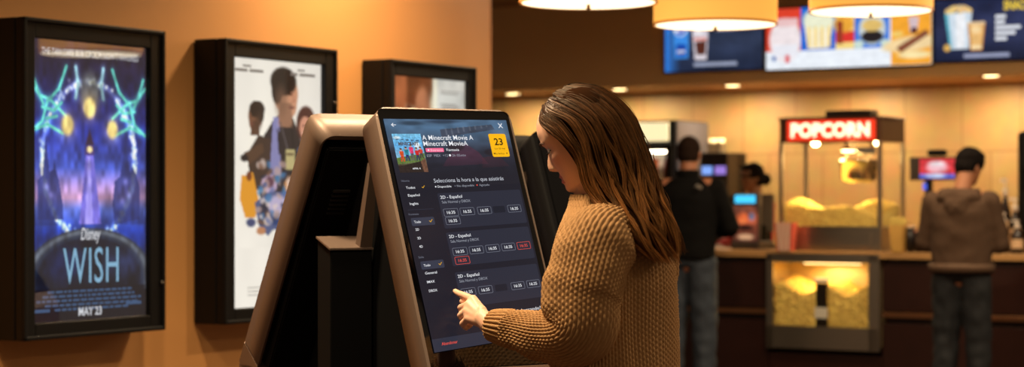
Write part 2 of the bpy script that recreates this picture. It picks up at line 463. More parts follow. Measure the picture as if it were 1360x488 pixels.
def dec_n3(c):
    c.text('WISH', .27, .868, .185, blue_t, width=.48, bold=.0, spacing=1.08)
def dec_n4(c):
    r = random.Random(2)
    for i, (v, u0, u1) in enumerate(((.892, .14, .86), (.908, .10, .90), (.924, .05, .95), (.940, .12, .90), (.956, .20, .80))):
        u = u0
        while u < u1:
            w = r.uniform(.02, .06); c.poly([(u, v), (u+w, v), (u+w, v+.008), (u, v+.008)], dim_t, 2); u += w+.012
    c.poly([(.03, .955), (.16, .955), (.16, .966), (.03, .966)], dim_t, 2); c.poly([(.82, .945), (.96, .945), (.96, .956), (.82, .956)], dim_t, 2)
def dec_n5(c):
    c.text('MAY 23', .5, .985, .042, white_t, align='C', bold=.02, width=.20)

def head_profile(A, cx, cy, s, skin, hair, face=1):
    """generic head turned to one side"""
    A.ell(cx, cy, .105*s, .085*s, skin, .12); A.ell(cx+.02*face*s, cy+.045*s, .075*s, .06*s, skin, .12)
    A.poly([(cx-.05*s, cy+.04*s), (cx+.05*s, cy+.04*s), (cx+.06*s, cy+.14*s), (cx-.08*s, cy+.14*s)], tuple(v*.75 for v in skin))
    A.ell(cx-.02*face*s, cy-.05*s, .11*s, .06*s, hair, .15); A.ell(cx-.075*face*s, cy-.01*s, .045*s, .055*s, hair, .2)
    A.ell(cx+.045*face*s, cy+.0*s, .018*s, .006*s, (50, 30, 24), .5); A.ell(cx+.05*face*s, cy+.055*s, .025*s, .006*s, (120, 70, 60), .6)
    A.ell(cx-.04*face*s, cy+.03*s, .05*s, .06*s, tuple(v*.6 for v in skin), .9, op=.6)

def art_collage():
    A = Art(150, 230, (244, 238, 226), asp=1.48); A.noise(.03, 2, 6); A.glow(.5, .45, .35, (10, 10, 6), 1)
    # two long jacketed figures and a cascade of small scenes
    A.poly([(.36, .40), (.48, .30), (.58, .28), (.68, .30), (.76, .40), (.82, .56), (.76, .74), (.36, .74), (.31, .56)], (44, 36, 38))
    A.poly([(.18, .50), (.30, .40), (.44, .42), (.42, .66), (.26, .70), (.20, .60)], (64, 46, 38)); A.poly([(.14, .50), (.34, .44), (.36, .49), (.2, .56)], (86, 60, 44))
    A.ell(.15, .525, .04, .02, (30, 24, 28), .4)
    head_profile(A, .27, .30, .75, (120, 78, 56), (40, 26, 22), -1)
    head_profile(A, .60, .17, 1.3, (206, 148, 114), (34, 26, 24), 1); A.line([(.665, .16), (.70, .205), (.672, .21)], .008, (190, 128, 98)); A.line([(.54, .33), (.62, .47), (.60, .70)], .006, (92, 84, 88)); A.line([(.66, .34), (.70, .5), (.68, .7)], .006, (20, 18, 20))
    A.poly([(.46, .30), (.52, .30), (.55, .62), (.42, .62)], (150, 150, 206), .85); A.poly([(.50, .36), (.56, .4), (.58, .5), (.52, .5)], (40, 34, 40))
    A.ell(.83, .33, .11, .10, (78, 40, 34), .15); A.ell(.86, .44, .09, .08, (92, 48, 40), .3); A.ell(.82, .35, .065, .062, (214, 150, 122), .15); A.ell(.80, .34, .012, .005, (60, 34, 30), .4); A.ell(.845, .34, .012, .005, (60, 34, 30), .4); A.ell(.82, .378, .03, .008, (236, 216, 208), .5)
    A.poly([(.74, .46), (.93, .45), (.94, .62), (.72, .62)], (112, 132, 168)); A.rect(.60, .47, .70, .58, (190, 176, 122)); A.rect(.61, .49, .69, .51, (90, 74, 50), .7)
    A.poly([(.12, .62), (.24, .60), (.30, .74), (.27, .84), (.16, .84), (.10, .74)], (226, 152, 40)); A.ell(.2, .62, .03, .025, (120, 60, 30), .3)
    A.ell(.42, .66, .09, .05, (196, 170, 196), .3); A.ell(.42, .65, .05, .03, (96, 60, 76), .4); A.ell(.66, .67, .08, .05, (220, 150, 90), .4)
    A.poly([(.26, .76), (.42, .7), (.74, .7), (.80, .82), (.66, .88), (.56, .95), (.47, .90), (.40, .94), (.30, .88)], (70, 84, 128), .95)
    A.ell(.52, .77, .14, .05, (188, 176, 206), .5); A.ell(.70, .79, .09, .04, (120, 90, 140), .4); A.ell(.36, .80, .05, .045, (40, 40, 62), .4)
    for x, y, c in ((.22, .865, (60, 70, 110)), (.33, .91, (190, 130, 90)), (.48, .86, (34, 60, 110)), (.60, .88, (70, 150, 196)), (.40, .86, (214, 190, 170))): A.ell(x, y, .05, .022, c, .4)
    r = np.random.RandomState(6)
    for i in range(70):
        x, y = .30+.46*r.rand(), .55+.33*r.rand(); A.ell(x, y, .012+.03*r.rand(), .008+.02*r.rand(), [(30, 34, 52), (190, 160, 150), (120, 84, 66), (96, 110, 160), (226, 206, 196), (60, 120, 170)][r.randint(6)], .6, rot=r.rand()*3, op=.75)
    B = Art(150, 230, (244, 238, 226), asp=1.48); B.noise(.03, 2, 6)
    # the cascade is drawn tall: squeeze it into the upper two thirds
    for j in range(230):
        v = j/229.; q = v/.76
        if q < 1: B.a[j] = A.a[int(q*229)]
    return B
def dec_c1(c):
    [c.poly([(u, v), (u+w, v), (u+w, v+h), (u, v+h)], grey_t, 2) for u, v, w, h in ((.13, .026, .09, .008), (.05, .042, .13, .012), (.20, .042, .15, .012))]
def dec_c2(c):
    [c.poly([(u, v), (u+w, v), (u+w, v+h), (u, v+h)], grey_t, 2) for u, v, w, h in ((.73, .026, .08, .008), (.65, .042, .08, .012), (.75, .042, .18, .012))]
def dec_c3(c):
    c.text('8', .40, .87, .12, gold_t, bold=-.01)
def dec_c4(c):
    for v in (.92, .935, .95): c.poly([(.18, v), (.86, v), (.86, v+.003), (.18, v+.003)], grey_t, 2)

def art_duo():
    A = Art(120, 180, (236, 224, 196), asp=1.48)
    A.rect(0, 0, .60, 1, (222, 208, 176)); A.ell(.30, .02, .26, .12, (116, 62, 34), .3); A.ell(.42, .13, .10, .09, (182, 118, 82), .4)
    A.poly([(.04, .3), (.22, .12), (.48, .2), (.55, 1), (.0, 1)], (96, 52, 36)); A.ell(.12, .05, .09, .16, (168, 96, 58), .5)
    A.rect(.62, .0, 1, 1, (214, 214, 206)); A.rect(.56, 0, .62, 1, (240, 236, 214)); A.noise(.15, 6, 12)
    return A
def dec_duo(c):
    for i, v in enumerate((.05, .062, .11, .12, .13, .14)): c.poly([(.66, v), (.92-.02*(i % 3), v), (.92-.02*(i % 3), v+.004), (.66, v+.004)], grey_t, 2)

z1t, z1b = lz(41, 50), lz(41, 430)
poster_case('poster_case', 'nearest black case, its lit poster deep blue with teal lightning', (41, 194), (z1t, z1b), (24, 212), art_night, (('tagline', dec_n1), ('studio_name', dec_n2), ('title', dec_n3), ('credits', dec_n4), ('date', dec_n5)), .16)
poster_case('poster_case', 'middle black case, its lit cream poster a collage of people', (306.6, 427), (z1t, z1b), (291, 441), art_collage, (('actor_name', dec_c1), ('actor_name', dec_c2), ('title', dec_c3), ('credits', dec_c4)), .8)
z3 = lz(520, 99.8)
poster_case('poster_case', 'farthest black case, mostly hidden by the touch kiosk', (520, 618), (z3, z3-1.016), (512, 626), art_duo, (('credits', dec_duo),), .5)

# ------------------------------------------------------------------ pendant lamps
def pendant(label, px, zd, ybot, dia=.6, h=.3, dup_of=None, loc=None):
    if loc is None: loc = W(px, ybot, zd)
    R = thing('pendant_lamp', label, 'lamp', loc, 0, 'drum pendant lamps')
    r = dia/2
    shade = mat('shade_fabric', (236, 180, 100), .7, emit=(252, 178, 78), es=.95)
    rim = mat('shade_trim', (150, 90, 40), .5, emit=(200, 120, 40), es=.5)
    diff = mat('lamp_diffuser', (250, 240, 215), .5, emit=(255, 232, 188), es=2.6)
    MB().lathe([(r, .012), (r, h), (r-.004, h), (r-.004, .012), (r, .012)], 64, cap=False).build('shade', shade, R)
    MB().lathe([(r+.002, 0), (r+.002, .012), (r-.006, .012), (r-.006, 0), (r+.002, 0)], 64, cap=False).build('trim_ring', rim, R)
    MB().lathe([(.0, -.004), (.1, -.004), (r-.012, .002), (r-.006, .01), (.0, .01)], 64, cap=False).build('diffuser', diff, R)
    MB().lathe([(.0, -.03), (.008, -.026), (.012, -.018), (.006, -.01), (.014, -.004), (.014, .0)], 16, cap=False).build('finial', mat('brass', (150, 110, 60), .3, metal=1), R)
    MB().tube([(0, 0, h-.02), (0, 0, ZC-loc.z+.04)], .008, 8).build('stem', black_m, R)
    MB().lathe([(.0, ZC-loc.z), (.06, ZC-loc.z), (.07, ZC-loc.z+.045), (0, ZC-loc.z+.045)], 24, cap=False).build('canopy', black_m, R)
    m = MB()
    for k in range(3):
        a = 2*PI*k/3; m.tube([(0, 0, h-.02), ((r-.003)*math.cos(a), (r-.003)*math.sin(a), h-.02)], .003, 6)
    m.build('spider', black_m, R)
    return R
pendant('drum pendant lamp cut by the top edge, leftmost of the three', 781.5, 8.82, 4.5)
pendant('drum pendant lamp hanging in front of the blue drinks screen', 950, 9.84, 34)
pendant('drum pendant lamp hanging in front of the wide white food screen', 1156.5, 9.9, 16)
pendant('drum pendant lamp reflected in the glass of the nearest poster case', 0, 0, 0, loc=Vector((2.8, 8.7, 2.25)))

# ------------------------------------------------------------------ downlights under the soffit
dl_m = mat('downlight_lens', (255, 240, 200), .5, emit=(255, 226, 160), es=10.)
for (x, y, lab) in ((681, 124, 'small round recessed downlight nearest the poster wall corner'), (823, 118, 'small round recessed downlight just right of the woman\'s hair'), (973, 113, 'small round recessed downlight below the blue drinks screen'), (1316, 100, 'small round recessed downlight below the popcorn bucket screen')):
    best = min((abs(bz(x, y, o/100.)-ZS), o/100.) for o in range(160, 250)); 
    p = bloc(x, best[1], ZS-.004)
    R = thing('downlight', lab, 'light', p, 0, 'recessed downlights')
    MB().lathe([(.062, -.004), (.085, -.004), (.09, .004), (.062, .004), (.062, -.004)], 32, cap=False).build('rim', trim_m, R)
    MB().lathe([(.0, -.0035), (.062, -.0035), (.062, .003)], 32, cap=False).build('lens', dl_m, R)

# ------------------------------------------------------------------ menu screens
sm = attr_mat('screen_picture', 1.0, .3)
def art_drinks():
    A = Art(150, 86, (40, 48, 72), asp=.565); A.vgrad([(0, (28, 36, 58)), (.5, (52, 62, 88)), (1, (30, 38, 60))]); A.noise(.2, 2, 6)
    A.mix(np.clip(1-A.u/.16, 0, 1), (50, 130, 230))
    A.poly([(.08, .10), (.25, .10), (.24, .78), (.10, .78)], (60, 140, 226)); A.rect(.12, .55, .22, .75, (20, 70, 170))
    A.ell(.16, .28, .075, .14, (235, 238, 245), .15); A.poly([(.09, .26), (.15, .16), (.22, .2), (.22, .26), (.15, .31)], (232, 70, 56)); A.poly([(.10, .36), (.16, .33), (.22, .30), (.20, .38), (.15, .41)], (30, 90, 200))
    A.poly([(.27, .06), (.46, .06), (.43, .82), (.31, .82)], (214, 206, 214)); A.ell(.355, .30, .05, .10, (244, 240, 240), .2); A.ell(.35, .27, .035, .045, (226, 76, 64), .3)
    A.poly([(.31, .52), (.43, .50), (.42, .74), (.33, .74)], (88, 44, 34)); A.rect(.30, .45, .43, .5, (226, 150, 140))
    for v, u1 in ((.10, .60), (.17, .64), (.24, .68), (.31, .72)): A.rect(.52, v, u1+.0, v+.05, (150, 160, 186))
    A.rect(.86, .04, .93, .34, (160, 168, 196)); A.rect(.3, .86, .74, .92, (150, 158, 182)); A.noise(.05, 8, 30)
    return A
def art_menu():
    A = Art(230, 84, (236, 242, 250), asp=.37)
    A.rect(0, 0, .22, .70, (222, 66, 44)); A.ell(.12, .52, .10, .36, (240, 228, 230), .15); A.rect(.07, .16, .2, .30, (236, 196, 196)); A.rect(.04, .60, .2, .8, (236, 236, 244))
    A.rect(.215, 0, .44, .70, (28, 104, 212)); A.poly([(.235, .22), (.42, .22), (.385, .68), (.26, .68)], (250, 240, 214)); A.ell(.325, .20, .095, .18, (238, 240, 210), .3)
    for u in (.26, .30, .34, .38): A.rect(u, .32, u+.018, .66, (244, 214, 120))
    A.rect(.43, 0, .545, .70, (246, 216, 130)); A.rect(.43, .42, .545, .6, (222, 56, 50)); A.rect(.43, 0, .545, .18, (245, 240, 230)); A.ell(.48, .30, .06, .14, (240, 170, 60), .4); A.rect(.44, .25, .475, .62, (150, 60, 40))
    A.rect(.545, .0, .755, .70, (60, 120, 220)); A.ell(.65, .40, .08, .26, (206, 214, 214), .15); A.ell(.65, .52, .065, .10, (40, 34, 36), .2); A.ell(.65, .34, .06, .1, (226, 190, 110), .3); A.ell(.57, .64, .03, .07, (200, 220, 210), .3); A.ell(.73, .64, .03, .07, (200, 220, 210), .3)
    A.rect(.76, 0, 1, 1, (246, 168, 52)); A.ell(.88, .66, .17, .12, (244, 214, 160), .3, rot=-.12); A.poly([(.79, .72), (.97, .44), (.985, .52), (.82, .80)], (136, 78, 56)); A.ell(.90, .84, .10, .06, (250, 228, 170), .4)
    A.poly([(.865, .24), (.925, .24), (.915, .5), (.875, .5)], (214, 190, 196)); A.rect(.878, .4, .913, .5, (80, 34, 40)); A.rect(.82, .13, .94, .2, (250, 226, 170)); A.ell(.80, .5, .035, .05, (246, 206, 110), .4)
    A.rect(.12, .76, .145, .9, (222, 90, 100)); A.ell(.05, .82, .012, .04, (40, 90, 170), .4); A.noise(.04, 8, 30)
    return A
def art_snack():
    A = Art(170, 96, (34, 42, 70), asp=.565); A.vgrad([(0, (30, 36, 62)), (.5, (52, 58, 92)), (1, (26, 32, 56))]); A.noise(.18, 4, 6)
    A.poly([(.095, .22), (.36, .20), (.33, .80), (.145, .80)], (206, 220, 232)); A.poly([(.095, .22), (.13, .22), (.17, .80), (.145, .80)], (96, 180, 200)); A.poly([(.20, .24), (.30, .24), (.29, .78), (.21, .78)], (240, 242, 246))
    r = np.random.RandomState(1)
    for i in range(60): x = .115+.235*r.rand(); A.ell(x, .20-(.09*(1-((x-.23)/.13)**2))*r.rand(), .018, .03, (238, 214-30*r.rand(), 150-30*r.rand()), .5)
    A.poly([(.315, .38), (.49, .37), (.46, .84), (.345, .84)], (206, 140, 70)); A.poly([(.34, .42), (.47, .42), (.45, .8), (.36, .8)], (232, 184, 116)); A.ell(.4, .5, .05, .06, (246, 214, 160), .5); A.rect(.35, .75, .45, .82, (246, 220, 170)); A.rect(.315, .37, .49, .42, (230, 200, 160))
    A.ell(.12, .78, .035, .06, (226, 176, 90), .4); A.rect(.28, .885, .72, .95, (150, 156, 184)); A.noise(.05, 8, 30)
    return A
def dec_drinks(c):
    c.text('pepsi', .125, .69, .10, white_t, bold=.02, width=.085)
SO2 = SO-.06
def screen(label, px0, px1, ytop, ybot, art, dec=None):
    o = SO2; t0, t1 = bt(px0, o), bt(px1, o); zt, zb = bz(px0, ytop, o), bz(px0, ybot, o)
    R = thing('menu_screen', label, 'screen', bw(t0, o, zb), RZ2, 'menu screens above the counter'); w = t1-t0; h = zt-zb
    MB().box((w/2, .02, h/2), (w, .035, h), .004).build('housing', blackg_m, R)
    p = art().mesh('picture', lambda u, v: (.01+(w-.02)*u, .0015, .012+(h-.024)*(1-v)), sm, R)
    cv = Canvas(lambda u, v, L: (.01+(w-.02)*u, .001-.0001*L, .012+(h-.024)*(1-v)))
    if dec: dec(cv); cv.build('lettering', p)
    MB().box((w/2, .045, h/2), (w*.4, .03, h*.4)).build('bracket', black_m, R)
def dec_snack(c):
    y = emat('menu_yellow', (250, 214, 70), 1.)
    c.text('SNACK BAR', .665, .20, .20, y, bold=.03, width=.42)
    for i, (s, w) in enumerate((('', .10), ('', .09), ('', .24), ('', .19), ('', .11))): c.poly([(.585, .28+.088*i), (.585+w, .28+.088*i), (.585+w, .335+.088*i), (.585, .335+.088*i)], white_t, 3)
screen('blue menu screen showing a cola can and cup', 882, 1014, 14, 98, art_drinks, dec_drinks)
screen('wide menu screen with bright red, blue and orange food panels', 1016, 1239, 11, 95, art_menu)
screen('dark blue menu screen showing popcorn bucket and amber drink', 1240, 1382, -1, 84.5, art_snack, dec_snack)

# ------------------------------------------------------------------ counter
wood_m = mat('dark_mahogany', (46, 20, 14), .35, noise_amt=.3, nscale=8)
top_m = mat('counter_laminate', (196, 150, 96), .3, noise_amt=.08, nscale=20)
rail_m = mat('bronze_rail', (150, 104, 72), .3, metal=.8)
zc1 = bz(955, 332, 0); tb0, tb1 = bt(1018, -.03), bt(1168, -.03)
R = thing('concession_counter', 'long dark wood concession counter with beige worktop', 'counter', bw(0, 0, 0), RZ2)
m = MB(); m.box((0, .36, zc1-.025), (9.0, .78, .05), .006); m.build('worktop', top_m, R)
tl, tr = -4.5, 4.5
m = MB()
for a_, b_ in ((tl, tb0-.005), (tb1+.005, tr)):
    n = max(1, round((b_-a_)/1.05)); w = (b_-a_)/n
    for i in range(n):
        c_ = a_+w*(i+.5); m.box((c_, .04, (zc1-.05+.64)/2-.04), (w-.006, .06, zc1-.05-.56-.06), .004); m.box((c_, .04, .27), (w-.006, .06, .46), .004)
    m.box(((a_+b_)/2, .4, (zc1-.05)/2), (b_-a_-.01, .66, zc1-.052))
m.box(((tb0+tb1)/2, .62, (zc1-.05)/2), (tb1-tb0, .24, zc1-.052)); m.box(((tb0+tb1)/2, .2, .13), (tb1-tb0, .36, .26))
m.build('front_panels', wood_m, R)
zr = bz(990, 413, 0)
for a_, b_ in ((tl, tb0-.01), (tb1+.01, tr)): MB().box(((a_+b_)/2, .0, zr), (b_-a_, .03, .04), .006).build('rail', rail_m, R)

pop_m = mat('popcorn', (255, 208, 112), .8, noise_amt=.3, nscale=25)
def kernels(name, parent, x0, x1, y0, y1, z0, hfun, n, r=.014, label=None):
    """a bank of popped corn: a solid heap skinned with kernels"""
    m = MB(); rnd = random.Random(len(name)+n)
    N = 16; g = []
    for i in range(N+1):
        for j in range(5): pass
    rows = []
    for j in range(5):
        y = y0+(y1-y0)*j/4; rows.append([(x0+(x1-x0)*i/N, y, z0+hfun(i/N, j/4)-.006) for i in range(N+1)])
    bmv = [[m.bm.verts.new(p) for p in r_] for r_ in rows]; low = [[m.bm.verts.new((p[0], p[1], z0)) for p in r_] for r_ in rows]
    for j in range(4):
        for i in range(N): m.bm.faces.new([bmv[j][i], bmv[j][i+1], bmv[j+1][i+1], bmv[j+1][i]])
    for i in range(N): m.bm.faces.new([low[0][i], low[0][i+1], bmv[0][i+1], bmv[0][i]]); m.bm.faces.new([low[4][i+1], low[4][i], bmv[4][i], bmv[4][i+1]])
    for j in range(4): m.bm.faces.new([low[j+1][0], low[j][0], bmv[j][0], bmv[j+1][0]]); m.bm.faces.new([low[j][N], low[j+1][N], bmv[j+1][N], bmv[j][N]])
    for k in range(n):
        u = rnd.random(); q = rnd.random()
        if rnd.random() < .5: v = 0.; h = hfun(u, 0)*rnd.random()
        else: v = rnd.random(); h = hfun(u, v)
        m.ball((x0+(x1-x0)*u, y0+(y1-y0)*v, z0+h), r*rnd.uniform(.7, 1.2), (1, rnd.uniform(.6, 1), rnd.uniform(.6, 1)), Matrix.Rotation(rnd.random()*3, 3, 'X'), sub=1)
    o = m.build(name, pop_m, parent, smooth=True); return o

# popcorn warmer built into the counter front
zt, zb = bz(1018, 336, -.03), bz(1018, 462, -.03); w = tb1-tb0
R = thing('popcorn_warmer', 'steel-framed glass popcorn warmer built into the counter front', 'popcorn warmer', bw(tb0, -.03, zb), RZ2)
h = zt-zb; g0, g1 = .055, w-.085; gz0 = h-(432-336)/126.*h*1.0; gz1 = h-.075
m = MB(); m.box((w/2, .01, h-.03), (w, .03, .06), .004); m.box((w/2, .01, gz0/2), (w, .03, gz0), .004); m.box((.0275, .01, h/2), (.055, .03, h-.01), .003); m.box((w-.0425, .01, h/2), (.085, .03, h-.01), .003)
m.build('frame', steel_m, R)
m = MB(); m.box((w/2, .40, h/2), (w-.02, .01, h-.06)); m.box((w/2, .2, gz0-.005), (w-.02, .4, .01)); m.box((w/2, .2, h-.065), (w-.02, .4, .01)); m.box((.012, .2, h/2), (.01, .4, h-.06)); m.box((w-.012, .2, h/2), (.01, .4, h-.06)); m.build('liner', mat('warm_steel', (226, 206, 160), .4, metal=.5), R)
MB().box((w/2, .2, h-.078), (w*.5, .03, .012), .003).build('lamp', mat('warmer_lamp', (255, 240, 200), .5, emit=(255, 222, 150), es=3.), R)
xm = (1090-1018)/150.*w
kernels('popcorn', R, .06, xm-.05, .03, .36, gz0, lambda u, v: .27+.04*math.sin(u*5+1)+.05*v, 900); kernels('popcorn', R, xm+.06, w-.09, .03, .36, gz0, lambda u, v: .26+.035*math.sin(u*6+2)+.05*v, 900)
m = MB(); m.box((xm, .05, gz0+.16), (.09, .05, .32), .004); m.box((xm, .045, gz0+.34), (.10, .06, .03), .004, mi=1); m.box((xm, .022, gz0+.10), (.10, .01, .08), .003, mi=1); m.build('divider', [mat('dark_steel', (70, 60, 52), .3, metal=.8), mat('white_plastic', (225, 220, 205), .4)], R)
MB().box(((g0+g1)/2, .0, (gz0+gz1)/2), (g1-g0, .004, gz1-gz0)).build('window', glass('clear_pane', refl=.5), R)

# popcorn machine on the counter
mo = .12; m0, m1 = bt(1035, mo), bt(1170, mo); w = m1-m0; zt, zb = bz(1035, 159, mo), zc1; h = zt-zb; dpt = .5
R = thing('popcorn_machine', 'large lit popcorn machine with red POPCORN sign on the counter', 'popcorn machine', bw(m0, mo, zb), RZ2)
hz = lambda y: zc_h(y)
def zc_h(y): return bz(1035, y, mo)-zb
zh0, zg0, zg1 = zc_h(190), zc_h(300), zc_h(190)
m = MB(); m.box((w/2, dpt/2, (h+zh0)/2), (w, dpt, h-zh0), .008); m.box((w/2, dpt/2, h+.006), (w+.02, dpt+.02, .012), .004); m.build('header', mat('machine_header', (96, 66, 48), .35, metal=.4), R)
m = MB(); m.box((w/2, dpt/2, zg0/2), (w, dpt, zg0), .006); m.box((w/2, -.005, zg0*.45), (w*.82, .012, zg0*.6), .004); m.build('base', steel_m, R)
for (x, y) in ((.012, .012), (w-.012, .012), (.012, dpt-.012), (w-.012, dpt-.012)): MB().box((x, y, (zg0+zh0)/2), (.03, .03, zh0-zg0), .003).build('post', steel_m, R)
red_m = mat('sign_red', (200, 30, 14), .3, emit=(236, 60, 30), es=1.0); cream_m = mat('sign_cream', (255, 240, 205), .3, emit=(255, 240, 205), es=1.5)
s0, s1 = (1047-1035)/135.*w, (1163-1035)/135.*w
sg = MB().box(((s0+s1)/2, -.012, (h+zh0)/2), (s1-s0, .03, (h-zh0)*.86), .006).build('sign', red_m, R)
cv = Canvas(lambda u, v, L: (s0+(s1-s0)*u, -.028-.0002*L, h-(h-zh0)*(.07+.86*v))); cv.text('POPCORN', .05, .80, .92, cream_m, bold=.045, width=.9); l = cv.build('lettering', sg)
MB().box((w/2, dpt-.01, (zg0+zh0)/2), (w-.06, .008, zh0-zg0)).build('back_pane', glass('clear_pane'), R)
MB().box((w/2, .004, (zg0+zh0)/2), (w-.06, .004, zh0-zg0)).build('front_pane', glass('clear_pane'), R)
for x in (.004, w-.004): MB().box((x, dpt/2, (zg0+zh0)/2), (.004, dpt-.06, zh0-zg0)).build('side_pane', glass('clear_pane'), R)
kernels('popcorn', R, .03, w-.03, .03, dpt-.04, zg0, lambda u, v: .12+.03*math.cos(u*9)+.035*math.sin(u*5+v*3)+.03*v, 1500, .013)
kx = (1127-1035)/135.*w
m = MB(); m.lathe([(.0, -.16), (.10, -.16), (.135, -.13), (.14, 0), (.145, .0), (.145, .01), (.0, .01)], 32, c=(kx, .22, zh0-.14), cap=False); m.tube([(kx-.1, .22, zh0-.1), (kx-.1, .22, zh0)], .012); m.tube([(kx+.1, .22, zh0-.1), (kx+.1, .22, zh0)], .012); m.box((kx, .22, zh0-.06), (.26, .05, .05), .01); m.tube([(kx+.14, .2, zh0-.2), (kx+.2, .12, zh0-.16)], .01); m.build('kettle', chrome_m, R)
lamp_m = mat('machine_bulb', (255, 240, 210), .4, emit=(255, 220, 150), es=30.)
for x in ((1077-1035)/135.*w, (1160-1035)/135.*w): MB().lathe([(.0, -.028), (.02, -.024), (.028, -.01), (.028, 0), (0, 0)], 20, c=(x, .1, zh0), cap=False).build('bulb', lamp_m, R)
MB().box((w*.62, dpt*.4, h+.04), (w*.45, .16, .05), .01).build('vent_box', mat('dark_steel', (70, 60, 52), .3, metal=.8), R)

# back counter along the tiled wall
R = thing('back_counter', 'low cabinet run along the tiled wall behind the counter', 'cabinet', bw(0, 0, 0), RZ2)
f1_ = bt(894, 1.72)+.04; ff0 = bt(826, 1.72)-.05
MB().box(((f1_+4.3)/2, 2.22, .44), (4.3-f1_, .6, .88), .005).build('cabinet', wood_m, R); MB().box(((f1_+4.3)/2, 2.2, .9), (4.3-f1_, .64, .04), .004).build('worktop', top_m, R)


fo = 1.72; f0, f1 = bt(826, fo), bt(894, fo); w = f1-f0
zt = bz(860, 160, fo); zh_ = bz(860, 191, fo); dpt = .66
fw = w
R = thing('drinks_fridge', 'black drinks fridge with glowing cream header behind the counter', 'fridge', bw(f0, fo, 0), RZ2)
m = MB(); hz_ = (zt-zh_)
m.box((w/2, dpt-.02, zt/2), (w, .04, zt), .006); m.box((.02, dpt/2+.02, zt/2), (.04, dpt-.04, zt), .006); m.box((w-.02, dpt/2+.02, zt/2), (.04, dpt-.04, zt), .006); m.box((w/2, dpt/2+.02, zt-hz_/2), (w, dpt-.04, hz_), .006); m.box((w/2, dpt/2+.02, .11), (w, dpt-.04, .22), .006); m.build('cabinet', black_m, R)
MB().box((w+.012, dpt/2+.02, zt/2), (.02, dpt-.04, zt-.02), .004).build('side_panel', mat('fridge_side', (104, 104, 118), .35, metal=.3), R)
MB().box((w/2-.02, -.0, (zt+zh_)/2), (w-.05, .03, zt-zh_-.04), .008).build('header_sign', mat('fridge_header', (255, 240, 200), .4, emit=(255, 238, 186), es=1.0), R)
m = MB(); 
for (x, z, a_, b_) in ((.03, zh_/2, .06, zh_-.04), (w-.03, zh_/2, .06, zh_-.04), (w/2, zh_-.03, w, .05), (w/2, .12, w, .2)): m.box((x, -.0, z), (a_, .04, b_), .004)
m.build('door_frame', black_m, R)
MB().box((w/2, -.004, zh_/2+.08), (w-.12, .004, zh_-.26)).build('door_pane', glass('clear_pane'), R)
MB().box((w/2, dpt-.05, zh_/2+.08), (w-.1, .008, zh_-.3)).build('lining', mat('fridge_lining_glow', (150, 140, 130), .5, emit=(110, 100, 90), es=.5), R)  # lining given a faint glow of its own, standing in for interior light
MB().tube([(w-.05, -.04, .9), (w-.05, -.05, 1.1), (w-.05, -.04, 1.3)], .01).build('handle', chrome_m, R)
bc = [((190, 90, 50), 'orange'), ((210, 200, 190), 'white'), ((120, 40, 30), 'dark red'), ((60, 70, 90), 'grey')]
# fridge shelves carry bottles
def bottle_proto(name, rgb, cap_rgb, h=.22, r=.032):
    def mk(label, cat, loc, group):
        R = thing(name, label, cat, loc, RZ2, group)
        MB().lathe([(0, 0), (r, 0), (r, h*.58), (r*.85, h*.68), (r*.4, h*.84), (r*.4, h*.9), (0, h*.9)], 16, cap=False).build('body', mat('bottle_%d_%d_%d' % rgb, rgb, .25), R)
        MB().lathe([(0, h*.88), (r*.45, h*.88), (r*.45, h), (0, h)], 12, cap=False).build('cap', mat('cap_%d_%d_%d' % cap_rgb, cap_rgb, .4), R)
        return R
    return mk
shelf_z = [zh_-.34, zh_-.68, zh_-1.02]
fr = R
MB().box((w/2, .07, zh_-.07), (w-.14, .03, .02), .004).build('lamp', mat('fridge_lamp', (255, 245, 225), .5, emit=(255, 236, 205), es=12.), fr)
for z in shelf_z: MB().box((w/2, dpt/2, z-.006), (w-.09, dpt-.12, .012)).build('shelf', steel_m, fr)
cols = [((176, 92, 56), 'amber'), ((206, 196, 186), 'milky'), ((112, 44, 34), 'dark red')]
for j, z in enumerate(shelf_z[:1]):
    pass
# bottles stand in front of lining: flat rows visible through the pane
k = 0
protos = [None]*3
for j, z in enumerate(shelf_z[:2]):
    for i in range(6):
        x = .12+(w-.24)*i/5; ci = (i+j) % 3
        p = bw(f0+x, fo+.12, z)
        lab = '%s bottle in a row behind the fridge glass' % cols[ci][1]
        if protos[ci] is None: protos[ci] = bottle_proto('drink_bottle', cols[ci][0], (220, 214, 204), .24, .03)(lab, 'bottle', p, '%s bottles in the fridge' % cols[ci][1])
        else: dup(protos[ci], p, RZ2)

# drinks machine with two screens on the back counter
def blocky(px0, px1, y, o, zb): t0, t1 = bt(px0, o), bt(px1, o); return t0, t1, bz(px0, y, o)-zb
zbk = .92
t0, t1, h = blocky(930, 966, 203, 1.95, zbk); w = t1-t0
R = thing('coffee_machine', 'dark coffee machine with two small blue screens on the back counter', 'coffee machine', bw(t0, 1.95, zbk), RZ2)
m = MB(); m.box((w/2, .2, h-.19), (w, .4, .38), .01); m.box((w/2, .3, h/2), (w, .2, h), .01); m.box((w/2, .2, .03), (w, .4, .06), .008); m.build('body', mat('machine_dark', (40, 30, 28), .3, metal=.3), R)
z0, z1 = bz(940, 232, 1.95)-zbk, bz(940, 221, 1.95)-zbk
for (a_, b_, c_) in ((.08, .45, (130, 170, 250)), (.56, .95, (150, 120, 210))):
    MB().box(((a_+b_)/2*w, -.006, (z0+z1)/2), ((b_-a_)*w, .012, z1-z0), .003).build('screen', mat('cm_screen_%d' % c_[0], (5, 5, 8), .2, emit=c_, es=1.1), R)
for x in (.25, .75): MB().tube([(w*x, .06, h-.36), (w*x, .06, h-.46)], .018).build('spout', chrome_m, R)
MB().box((w/2, .0, .075), (w*.9, .14, .02), .004).build('drip_tray', steel_m, R)
bowl_m = mat('cup_paper', (246, 228, 190), .5, noise_amt=.03)
